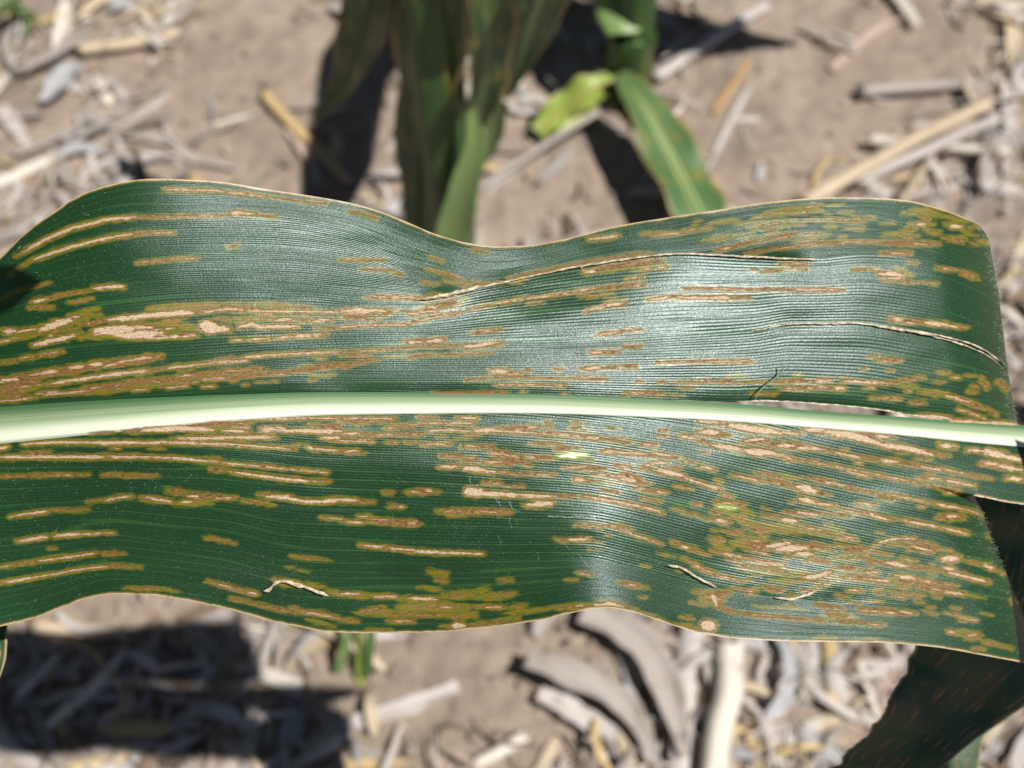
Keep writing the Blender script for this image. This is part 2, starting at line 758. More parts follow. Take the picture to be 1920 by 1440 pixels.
LES[(1280, 780)] = """T9 100,30 230,40
T18 260,50 400,75 550,95
T8 550,95 660,100
T16 100,90 190,90
B18 90,90 260,110
T14 680,75 800,80
B14 680,75 900,100
T18 800,85 950,110 1100,150
T14 1100,160 1250,180 1400,215
B10 1300,190 1490,225
T12 1090,115 1150,118
B12 950,100 1190,125
T14 1450,165 1530,175
T9 1600,190 1750,205
T22 1720,205 1800,220
T14 1800,225 1920,250
B20 1690,270 1900,300
T14 1690,265 1760,270
T14 1780,280 1900,305
T14 1830,350 1900,355
B14 1820,350 1920,360
T9 0,115 100,130
B14 50,125 150,150
T14 170,165 330,190
T20 330,195 500,210
T8 500,210 600,235
B22 330,140 480,140
T10 350,140 450,130
B22 510,160 700,175
T12 540,170 640,165
T10 640,180 800,185
B9 700,180 850,200
B9 850,200 950,225 1100,250
T7 860,205 1000,235
T14 1110,250 1200,255
B16 1100,250 1220,260
B9 1220,265 1350,285
T6 1340,285 1450,300 1580,325
B7 1450,305 1740,355
T3 600,240 800,275 1000,310 1250,360 1450,400
B9 850,280 1050,340
T5 900,300 1040,340
B6 1100,340 1500,410
T10 1490,430 1550,430
T4 0,255 50,265
B8 0,255 70,268
B10 100,285 180,305
T8 110,285 170,298
T6 0,345 80,370 150,395 220,415
B7 0,345 220,415
B10 280,335 450,365
T6 300,340 420,360
B8 410,320 550,345
O16 480,340 660,350
B6 450,365 600,375
T22 660,400 740,420
B9 740,430 830,445
B12 720,350 860,380
T7 790,370 850,380
T4 860,385 1000,420 1200,450 1400,490
T7 1420,495 1600,530
T5 1600,530 1700,560
O9 1560,520 1700,570
B9 1330,345 1400,350
T9 1370,352 1440,352
B9 1470,355 1640,395
T9 1490,365 1560,375
T7 1560,380 1640,390
T14 660,465 740,485
B10 740,490 850,515
T7 740,490 850,505
T7 890,530 1000,545
T8 990,490 1090,500
B10 850,550 940,565
B9 1000,540 1200,585
B8 1100,460 1180,470
T7 1010,545 1150,580
T6 1240,590 1350,610 1480,635
B10 1250,585 1600,660
T7 1480,635 1600,665
B22 1450,570 1570,570
T9 1490,565 1530,565
B16 190,485 340,500
T5 200,490 310,495
Y8 200,510 300,520
O12 330,530 400,550
B9 160,540 210,545
B16 170,580 260,595
T12 190,585 240,595
B6 0,540 150,585
B9 450,560 600,580
T12 560,585 640,590
T8 650,545 760,555
B9 570,540 760,560
B18 270,655 320,660
O30 170,690 250,760
B12 180,690 220,695
O26 260,540 400,620 600,640 900,660
B10 360,630 480,650
T5 690,625 780,640
T9 910,680 960,685
B7 770,655 900,680
B6 650,600 770,640
O40 300,720 450,700
B28 380,740 500,730
T14 480,735 600,715
T20 530,750 700,740
T14 640,775 740,780
B14 600,720 800,745
T4 740,745 850,760
O25 850,800 1000,790 1100,720
B20 920,755 1040,750
T6 1100,710 1180,695 1300,690
B9 1240,700 1410,720
B28 1300,740 1410,745
T10 1290,730 1400,760
T20 1470,800 1540,800
B22 1465,800 1545,802
B7 1590,815 1680,830
T12 1700,840 1740,855
B7 1750,865 1820,890
O8 1590,815 1830,895
B6 0,740 150,780
B12 0,735 60,750
T8 0,735 30,740
T5 220,770 380,805 540,840
T12 500,835 560,840
B9 160,760 250,775
B12 310,835 400,850
T6 450,820 540,830
O30 330,850 550,870 650,900
T14 680,910 760,900 830,880
B12 1000,800 1180,840
T12 1150,825 1270,845
B12 1270,850 1400,860
B16 890,850 960,860
T6 1000,875 1090,875
T10 1040,880 1090,880
T14 1240,905 1290,910
T4 1180,900 1240,900
T4 1290,915 1450,945
B10 1200,920 1450,960
T10 1470,855 1520,865
B14 1420,865 1560,895 1720,935
T8 1500,880 1700,930
O25 830,900 1000,910 1150,930
B14 950,900 1180,940
T5 1050,920 1180,930
B16 1330,960 1580,1000
T8 1400,970 1450,980
T9 1480,990 1570,1000
O9 1580,1000 1700,1025
O20 500,920 650,930
B14 460,965 550,985
B10 360,995 410,1000
T5 370,997 405,998
O25 740,970 820,930 900,920
T6 670,985 710,985
T8 940,980 990,985
O14 920,975 1010,985
B18 160,1040 200,1000 260,990
T12 170,1010 190,1060
O30 130,1030 150,1000
B9 200,1075 290,1105
O10 400,1070 580,1080 700,1090
B7 330,1110 500,1130 800,1150
T3 380,1115 540,1130
T3 640,1140 800,1155
O30 800,1120 950,1130
T6 820,1105 870,1105
B10 740,1060 900,1080
T4 1000,1095 1100,1100 1170,1105
T9 1140,1105 1200,1110
B14 1000,1090 1310,1110
T6 1220,1100 1290,1110
O7 1010,1040 1130,1045
B7 850,1155 1130,1175
T5 1040,1170 1120,1175
T4 900,1155 940,1155
C27 140,1178 150,1180
O14 740,1250 850,1248
O9 1000,1260 1100,1255
O25 1520,1220 1650,1225
B16 1600,1240 1660,1240
T8 1500,1215 1520,1218
T5 1610,1235 1650,1230
O14 1700,1265 1850,1310
B8 1700,1270 1840,1305
B7 1640,1305 1690,1310
B7 0,1130 50,1140
O20 0,1180 80,1200
B8 0,1175 80,1195
T14 1870,1040 1890,1050
B8 70,985 95,990
B9 0,800 60,830 180,890 340,935
T4 60,838 180,890 330,932"""

def small_streaks():
    """the many short streaks between the big ones, where the leaf is most diseased"""
    rs = np.random.RandomState(31); out = []
    zones = [(1080, 1880, lambda x: 835 + (x - 1080) * .17, lambda x: 1130 + (x - 1080) * .06, .19, 75),
             (1330, 1780, lambda x: 985 + (x - 1330) * .08, lambda x: 1110 + (x - 1330) * .06, .15, 50),
             (200, 1900, lambda x: np.interp(x, [0, 640, 1280, 1900], [838, 784, 792, 845]), lambda x: np.interp(x, [0, 640, 1280, 1900], [850, 835, 850, 900]), .02, 55),
             (0, 760, lambda x: 618 - x * .06, lambda x: 640 - x * .05, -.07, 35),
             (0, 620, lambda x: 690 - x * .05, lambda x: 742 - x * .04, -.08, 40),
             (900, 1850, lambda x: 690, lambda x: 745, .02, 25),
             (1300, 1840, lambda x: 392, lambda x: 460, -.05, 45)]
    for xa, xb, ya, yb, sl_, n in zones:
        for _ in range(n):
            x = rs.uniform(xa, xb); y = rs.uniform(float(ya(x)), float(yb(x))); L = 6 + 38 * rs.rand() ** 2; k = rs.choice(list('TTBBBO'))
            if ya(0) == 392: k = rs.choice(list('OOOB'))
            hw = {'T': rs.uniform(.6, 1.5), 'B': rs.uniform(.3, 2.0), 'O': rs.uniform(2.0, 5.0)}[k]
            out.append((k, hw, np.array([[x - L / 2, y - sl_ * L / 2], [x + L / 2, y + sl_ * L / 2]])))
    return out
MARKS = small_streaks()
for (ox, oy), txt in LES.items():
    for ln in txt.split('\n'):
        tk = ln.split()
        MARKS.append((tk[0][0], float(tk[0][1:]) / 3.0, np.array([[float(a) for a in q.split(',')] for q in tk[1:]]) / 3.0 + (ox, oy)))

def lesion_fields(px, py):
    """signed reach (photo px, positive inside) of tan / brown / olive / scratch / yellow marks"""
    out = {k: np.full(px.shape, -30.0) for k in 'TBOWY'}
    # a wobble that follows the veins, so outlines come out stepped and uneven
    wob = fbm(px / 22.0, py / 4.0, 3) * 3.0 + fbm(px / 8.0, py / 4.0, 2) * 2.0
    if True:
        for kind, hw, pts in MARKS:
            x0, y0 = pts.min(0) - hw - 16; x1, y1 = pts.max(0) + hw + 16
            idx = np.nonzero((px > x0) & (px < x1) & (py > y0) & (py < y1))
            if len(idx[0]) == 0: continue
            qx = px[idx]; qy = py[idx]
            d = np.full(qx.shape, 1e9)
            e0 = np.hypot(qx - pts[0][0], qy - pts[0][1]); e1 = np.hypot(qx - pts[-1][0], qy - pts[-1][1])
            plen = np.hypot(*np.diff(pts, axis=0).T).sum()
            tp = np.clip(np.minimum(e0, e1) / min(3.5 * hw + 4, plen * .5 + 1), 0, 1) ** .7
            taper = (.35 + .65 * tp) if plen > 2.5 * hw else 1.0
            for a, b in zip(pts[:-1], pts[1:]):
                ab = b - a; l2 = max(ab @ ab, 1e-6)
                t = np.clip(((qx - a[0]) * ab[0] + (qy - a[1]) * ab[1]) / l2, 0, 1)
                ex = qx - a[0] - t * ab[0]; ey = qy - a[1] - t * ab[1]
                d = np.minimum(d, np.hypot(ex * 0.75, ey))
            wk = wob[idx]
            if kind in 'WC': wk = wk * 0.3
            if kind == 'T': hw = max(hw * .92 - .35, .55)
            amp = 0.35 + 0.65 * min(1.0, hw / 5.0)
            val = hw * taper - d + wk * amp * (0.8 if kind == 'T' else 1.0)
            kk = 'T' if kind == 'C' else kind
            out[kk][idx] = np.maximum(out[kk][idx], val)
    return out
# ------------------------------------------------------------------ held corn leaf: outline curves (photo px)
y_top = hermite([(-700, 720), (-300, 655), (-100, 560), (0, 483), (40, 443), (90, 405), (150, 366), (200, 348), (250, 338), (290, 335),
                 (400, 340), (520, 358), (600, 370), (655, 380), (700, 392), (760, 415), (820, 440), (880, 456), (930, 462), (990, 460),
                 (1050, 450), (1150, 425), (1250, 408), (1350, 393), (1450, 378), (1560, 370), (1640, 371), (1700, 376), (1760, 390),
                 (1810, 408), (1838, 422), (1852, 434), (1870, 455), (1908, 520)])
y_t1 = hermite([(-700, 760), (-100, 640), (0, 600), (100, 575), (200, 560), (400, 545), (560, 548), (683, 557), (790, 560), (830, 555), (890, 540),
                (945, 528), (1090, 498), (1180, 484), (1270, 475), (1400, 480), (1530, 485), (1620, 478), (1750, 490), (1850, 530), (1890, 560)])
y_t2 = hermite([(-700, 795), (-100, 700), (0, 690), (300, 672), (640, 650), (900, 645), (1100, 640), (1300, 628), (1410, 620), (1490, 607), (1600, 606),
                (1700, 619), (1780, 637), (1850, 664), (1890, 696)])
y_ab = hermite([(-700, 822), (0, 762), (300, 745), (640, 735), (960, 738), (1280, 750), (1380, 754), (1430, 753), (1560, 760), (1640, 768),
                (1700, 778), (1740, 784), (1920, 797)])
y_mt = hermite([(-700, 822), (0, 762), (300, 745), (640, 735), (960, 738), (1280, 751), (1380, 757), (1430, 761), (1500, 768), (1640, 778), (1740, 785), (1920, 797), (2150, 818), (2400, 858)])
y_mb = hermite([(-700, 900), (0, 832), (200, 812), (400, 793), (640, 778), (960, 775), (1280, 785), (1600, 808), (1920, 838), (2150, 852), (2400, 866)])
y_l4 = hermite([(-700, 908), (0, 845), (640, 800), (1000, 800), (1280, 820), (1480, 860), (1763, 914), (1825, 928), (1920, 945), (2150, 945), (2400, 876)])
y_bot = hermite([(-700, 1120), (-300, 1235), (-110, 1205), (0, 1175), (60, 1160), (120, 1138), (170, 1120), (220, 1114), (280, 1116), (340, 1124), (420, 1140), (500, 1162),
                 (560, 1175), (610, 1184), (680, 1187), (800, 1186), (900, 1178), (1000, 1165), (1060, 1152), (1110, 1142), (1140, 1140),
                 (1180, 1146), (1240, 1165), (1300, 1184), (1380, 1197), (1500, 1203), (1650, 1205), (1750, 1213), (1850, 1230), (1920, 1243), (2000, 1258)])
f_c2 = hermite([(0, 1825), (0.10, 1843), (0.255, 1860), (0.47, 1890), (0.72, 1922), (1.0, 1955)])

# ------------------------------------------------------------------ its relief: tilt of the surface at control points, integrated by least squares
TX = [-100, 0, 100, 200, 290, 400, 550, 650, 800, 930, 1050, 1130, 1200, 1310, 1420, 1550, 1700, 1800, 1900]
TILT = [  # (half, v, tilts to the right along TX, tilts to the top along TX)
    ('A', 0.00, [-.8, -.9, -.7, -.35, .15, .25, .25, .35, .6, .15, -.3, -.35, -.3, -.2, -.05, .15, .30, .6, 1.0],
                [.3, .3, .3, .2, .12, .1, .1, .2, .7, .9, .8, .6, .4, .3, .25, .15, .1, .1, .1]),
    ('A', 0.35, [-.5, -.5, -.3, -.1, .12, .2, .24, .28, .45, .05, -.2, -.2, -.1, .2, .16, .18, .24, .5, .9],
                [.2, .2, .2, .15, .12, .12, .12, .2, .4, .5, .4, .3, .2, .12, .12, .12, .1, .1, .1]),
    ('A', 0.68, [-.3, -.25, -.1, 0, .1, .1, .08, .0, -.05, .05, .15, .15, .2, .2, .2, .2, .28, .5, .8],
                [.1, .05, .0, .0, .0, .0, -.05, -.1, -.05, .05, .1, .12, .14, .14, .12, .12, .1, .05, .05]),
    ('A', 1.00, [-.1, -.1, -.05, 0, 0, .02, .05, .05, .1, .12, .15, .18, .2, .2, .2, .22, .25, .28, .3],
                [.0, .0, .0, .0, .0, .0, .0, .05, .1, .12, .14, .14, .14, .14, .12, .1, .1, .05, .05]),
    ('C', 0.00, [-.1, -.1, -.05, 0, 0, .02, .05, .05, .1, .12, .15, .18, .2, .2, .2, .2, .2, .22, .25],
                [-.1, -.1, -.15, -.2, -.2, -.2, -.15, -.1, -.05, .0, .05, .08, .1, .1, .1, .1, .1, .1, .1]),
    ('C', 0.33, [.1, .1, .05, -.1, -.15, -.1, .0, .1, .12, .15, .05, .05, .2, .22, .2, .18, .2, .25, .3],
                [-.1, -.15, -.3, -.4, -.45, -.4, -.3, -.22, -.2, -.1, -.15, -.1, .0, .05, .1, .1, .1, .1, .1]),
    ('C', 0.66, [.25, .22, .05, -.3, -.3, -.1, .05, .12, -.05, -.15, -.2, .18, .5, .35, .2, .15, .2, .3, .4],
                [-.0, .0, -.2, -.45, -.45, -.4, -.3, -.22, -.35, -.35, -.2, .0, -.15, -.05, .05, .08, .08, .05, .05]),
    ('C', 1.00, [.2, .12, -.1, -.3, .0, .2, .25, .2, -.05, -.25, -.3, .2, .6, .45, .22, .15, .2, .3, .4],
                [-.1, -.1, -.3, -.4, -.4, -.35, -.3, -.35, -.4, -.4, -.2, .05, -.15, -.05, .05, .1, .08, .05, .05]),
]
def relief():
    gx = np.arange(-720, 2441, 40.0); gy = np.arange(300, 1301, 40.0)
    nx, ny = len(gx), len(gy)
    cp = []
    for half, v, pr, qu in TILT:
        for x, a, b in zip(TX, pr, qu):
            y = y_top(x) + v * (y_ab(x) - y_top(x)) if half == 'A' else y_mb(x) + v * (y_bot(x) - y_mb(x))
            cp.append((x, float(y), a, b))
    for x in (-700, -500, -300):
        for y in (600, 800, 1000, 1200): cp.append((x, y, -.1 if x > -600 else -.2, -.05))
    for x in (2050, 2200, 2400):
        for y in (600, 800, 1000, 1200): cp.append((x, y, .35, .05))
    cp = np.array(cp)
    X, Y = np.meshgrid(gx, gy)
    d2 = ((X[..., None] - cp[:, 0]) / 62.0) ** 2 + ((Y[..., None] - cp[:, 1]) / 62.0) ** 2
    wt = np.exp(-0.5 * d2) + 1e-5 / (1 + d2) ** 2
    wt /= wt.sum(-1, keepdims=True)
    p = wt @ cp[:, 2]; q = wt @ cp[:, 3]
    step = 40.0 / FPX * DLEAF
    # least squares on the grid by conjugate gradients: W_x = -p, W_(up) = -q  (image y runs down: W_y = +q)
    gxm = -(p[:, 1:] + p[:, :-1]) / 2 * step
    gym = (q[1:] + q[:-1]) / 2 * step
    def AT(u, v):
        r = np.zeros((ny, nx)); r[:, 1:] += u; r[:, :-1] -= u; r[1:] += v; r[:-1] -= v
        return r
    Aop = lambda Wm: AT(np.diff(Wm, axis=1), np.diff(Wm, axis=0)) + 1e-6 * Wm
    b = AT(gxm, gym); Wm = np.zeros((ny, nx)); r = b - Aop(Wm); pv = r.copy(); rs = (r * r).sum()
    for _ in range(900):
        ap = Aop(pv); al = rs / (pv * ap).sum(); Wm += al * pv; r -= al * ap
        r2 = (r * r).sum()
        if r2 < 1e-18: break
        pv = r + r2 / rs * pv; rs = r2
    Wm -= Wm[(gy > 700) & (gy < 800)][:, (gx > 400) & (gx < 1500)].mean()
    def cub(t):
        return np.stack([-.5 * t + t ** 2 - .5 * t ** 3, 1 - 2.5 * t ** 2 + 1.5 * t ** 3, .5 * t + 2 * t ** 2 - 1.5 * t ** 3, -.5 * t ** 2 + .5 * t ** 3])
    def f(px, py):
        fx = np.clip((px - gx[0]) / 40, 1, nx - 3.001); fy = np.clip((py - gy[0]) / 40, 1, ny - 3.001)
        ix = fx.astype(int); iy = fy.astype(int); cx = cub(fx - ix); cy = cub(fy - iy)
        s = 0
        for a in range(4):
            for c in range(4): s = s + cy[a] * cx[c] * Wm[iy - 1 + a, ix - 1 + c]
        return s
    return f
W_BASE = relief()

def leaf_pts(px, py, W):
    d = DLEAF - W
    X = (px - 960) / FPX * d; Y = (720 - py) / FPX * d
    return CAM + X[..., None] * RGT + Y[..., None] * UPV + d[..., None] * FWD

PXM = DLEAF / FPX        # metres per photo pixel on the leaf
def midrib_relief(px, py):
    c = (py - y_mt(px)) / (y_mb(px) - y_mt(px))
    return c

# vein coordinate
def ti(pts): return hermite(pts)
gA1 = hermite([(-700, 730), (-100, 585), (0, 505), (40, 482), (83, 452), (200, 416), (250, 408), (430, 403), (510, 405), (640, 424), (780, 474), (870, 500),
               (930, 506), (1000, 496), (1100, 468), (1270, 442), (1500, 408), (1620, 412), (1700, 425), (1850, 480), (1908, 540)])
gB = hermite([(-700, 940), (-100, 870), (0, 857), (360, 862), (610, 886), (800, 893), (970, 905), (1100, 915), (1250, 945), (1400, 985), (1600, 1030), (1800, 1068), (1955, 1100)])
gC = hermite([(-700, 980), (0, 1012), (70, 1005), (210, 996), (300, 1005), (420, 1018), (540, 1042), (680, 1046), (900, 1050), (1100, 1046), (1180, 1062),
              (1340, 1103), (1500, 1125), (1700, 1142), (1955, 1188)])
t_above = hermite([(-700, .55), (790, .55), (850, .44), (930, .39), (1100, .36), (1270, .35), (1400, .42), (1530, .53), (1908, .53)])
t_below = hermite([(-700, .55), (790, .55), (1530, .53), (1908, .53)])
t_mid = hermite([(-700, .3), (0, .26), (300, .2), (600, .12), (1000, .07), (1300, .02), (1600, -.05), (2400, -.2)])
def vein_t(band, px, py):
    if band == 'A1': g = [(y_top(px), 0 * px), (gA1(px), 0 * px + .2), (y_t1(px), t_above(px))]
    elif band in ('A2', 'A3'): g = [(y_t1(px), t_below(px)), (y_t2(px), 0 * px + .76), (y_ab(px), 0 * px + 1.0)]
    else: g = [(y_mb(px), t_mid(px)), (gB(px), 0 * px + .35), (gC(px), 0 * px + .6), (y_bot(px), 0 * px + 1)]
    r = None
    for (ya, ta), (yb, tb) in zip(g[:-1], g[1:]):
        v = (py - ya) / np.maximum(yb - ya, 4)
        lo = r is None
        val = ta + (tb - ta) * (v if lo else np.maximum(v, 0))
        r = val if lo else np.where(py > ya, val, r)
    return r

bump1 = lambda x: sst(785, 860, x) * (1 - sst(1430, 1535, x))        # long lapped tear in the upper half
gap2 = hermite([(-700, 0), (1410, 0), (1690, 1.2), (1760, 5), (1830, 10), (1870, 9), (1895, 6)])

def colgrid(xr_rows, n_main, left=-700, n_left=36):
    s = np.linspace(0, 1, n_main)
    L0 = np.linspace(left, -40, n_left, endpoint=False)
    return np.concatenate([np.repeat(L0[None], len(xr_rows), 0), -40 + s[None] * (np.asarray(xr_rows)[:, None] + 40)], 1)

NM = 700
def curl(px, xr, r):
    d = xr[:, None] - px
    k = np.clip(r - d, 0, r) / r
    return r * PXM * (1 - np.sqrt(np.maximum(1 - (0.985 * k) ** 2, 0))) * 0.9

class Sheet:
    def __init__(self): self.v = []; self.f = []; self.a = {k: [] for k in ('u', 't', 'dt', 'db', 'do', 'dw', 'dy', 'mg')}; self.n = 0
    def add(self, pts, attrs):
        nr, nc = pts.shape[:2]
        idx = self.n + np.arange(nr * nc).reshape(nr, nc)
        self.v.append(pts.reshape(-1, 3)); self.n += nr * nc
        for k in self.a: self.a[k].append(np.asarray(attrs[k], np.float32).ravel())
        return idx
    def quads(self, idx):
        self.f.append(np.stack([idx[:-1, :-1], idx[1:, :-1], idx[1:, 1:], idx[:-1, 1:]], -1).reshape(-1, 4))

def attrs_for(band, px, py, mg):
    les = lesion_fields(px, py)
    return dict(u=px / 100.0, t=vein_t(band, px, py), dt=les['T'], db=les['B'], do=les['O'], dw=les['W'], dy=les['Y'], mg=mg)

def band_grid(band, ya, yb, xra, xrb, nr, curl_r, dW=None, yext=None, f_row=None):
    rows = np.linspace(0, 1, nr)
    xr = f_row(rows) if f_row else xra + (xrb - xra) * rows
    px = colgrid(xr, NM)
    R = rows[:, None]
    py = ya(px) * (1 - R) + yb(px) * R
    if yext is not None: py = py + yext(px) * sst(.9, 1, R)
    W = W_BASE(px, py)
    if dW is not None: W = W + dW(px, py)
    # small random undulation between the veins
    W = W + fbm(px / 160.0, py / 55.0, 2) * 0.00055
    if curl_r: W = W - curl(px, xr, curl_r)
    return px, py, W, xr

SH = Sheet()
LEAF = empty('corn_leaf', 'long green corn leaf with tan streak lesions and pale midrib stretched above the ground', 'leaf',
             loc=tuple(leaf_pts(np.array(-690.0), np.array(860.0), np.array(0.0))))
def local(o):     # parts are modelled in world space; keep them there under the thing's empty
    return o
def groove(px, py):   # blades sink a little towards the midrib
    da = np.clip(y_mt(px) - py, 0, 200); dc = np.clip(py - y_mb(px), 0, 200)
    return -0.0008 * np.exp(-da / 22.0) - 0.0006 * np.exp(-dc / 14.0)

def tails(px, py, W, pts, idx, attrs_last, n=14):
    """beyond the fold the blade hangs down behind"""
    last = pts[:, -1]; c0 = SH.n
    ks = np.arange(1, n + 1)
    dirs = FWD * 0.92 - RGT * 0.30 + UPV * 0.12
    out = last[:, None] + ks[None, :, None] * 0.0022 * dirs - (ks[None, :, None] ** 2) * 0.00006 * RGT
    at = {k: np.repeat(np.asarray(attrs_last[k])[:, None], n, 1) for k in SH.a}
    at['u'] = at['u'] + ks[None] * 0.2
    ii = SH.add(out, at)
    SH.quads(np.concatenate([idx[:, -1:], ii], 1))

def do_band(band, ya, yb, xra, xrb, nr, curl_r, dW=None, yext=None, f_row=None, weld_to=None, weld_mask=None, mg_top=False, mg_bot=False, tail=True):
    px, py, W, xr = band_grid(band, ya, yb, xra, xrb, nr, curl_r, (lambda a, b: groove(a, b) + (dW(a, b) if dW else 0)), yext, f_row)
    pts = leaf_pts(px, py, W)
    mg = np.full(px.shape, 30.0)
    if mg_top: mg = np.minimum(mg, py - y_top(px))
    if mg_bot: mg = np.minimum(mg, y_bot(px) - py)
    at = attrs_for(band, px, py, mg)
    idx = SH.add(pts, at)
    use = idx.copy()
    if weld_to is not None:
        m = weld_mask(px[0]) if weld_mask else np.ones(px.shape[1], bool)
        use[0, m] = weld_to[-1][:len(m)][m] if len(weld_to[-1]) >= len(m) else use[0, m]
    SH.quads(use)
    if tail: tails(px, py, W, pts, use, {k: np.asarray(at[k])[:, -1] for k in SH.a})
    return px, py, W, use, idx

# upper half, three strips between the tears
f_a1 = hermite([(0, 1834), (.06, 1846), (.16, 1854), (.4, 1860), (1, 1872)])
A1 = do_band('A1', y_top, y_t1, 1850, 1872, 130, 120, f_row=f_a1, yext=lambda x: 16 * bump1(x),
             dW=lambda x, y: -0.0022 * bump1(x) * np.exp(-np.clip(y_t1(x) - y, 0, 300) / 45.0), mg_top=True)
A2 = do_band('A2', y_t1, y_t2, 1872, 1890, 90, 120, weld_to=A1[3], weld_mask=lambda x: bump1(x) <= 0,
             dW=lambda x, y: 0.0008 * bump1(x) * np.exp(-np.clip(y - y_t1(x), 0, 300) / 30.0), yext=lambda x: -gap2(x) / 2)
A3 = do_band('A3', y_t2, y_ab, 1890, 1908, 80, 120, weld_to=A2[3], weld_mask=lambda x: gap2(x) <= 0.01,
             dW=lambda x, y: -0.0007 * sst(1410, 1500, x) * np.exp(-np.clip(y - y_t2(x), 0, 300) / 25.0) - 0.0006 * sst(1380, 1450, x) * (1 - sst(1650, 1740, x)) * np.exp(-np.clip(y_ab(x) - y, 0, 300) / 14.0))
# lower half: the strip that stays with the midrib, then the big lobe
rows = np.linspace(0, 1, 36)
pxm = colgrid(np.full(36, 1825.0), NM)
pxe = np.repeat(np.concatenate([np.linspace(1828, 1950, 42), np.linspace(1965, 2400, 24)])[None], 36, 0)
px = np.concatenate([pxm, pxe], 1); R = rows[:, None]
py = y_mb(px) * (1 - R) + y_l4(px) * R
W = W_BASE(px, py) + groove(px, py) + fbm(px / 160.0, py / 55.0, 2) * 0.00055 + 0.0012 * sst(1690, 1900, px) * R
C1i = SH.add(leaf_pts(px, py, W), attrs_for('C', px, py, np.where(px > 1825, y_l4(px) - py, 30.0)))
SH.quads(C1i)
C1 = (px, py, W, C1i, C1i)
C2 = do_band('C', y_l4, y_bot, 0, 0, 190, 95, f_row=f_c2, weld_to=C1i, weld_mask=lambda x: np.arange(len(x)) < len(x) - 1, mg_bot=True)

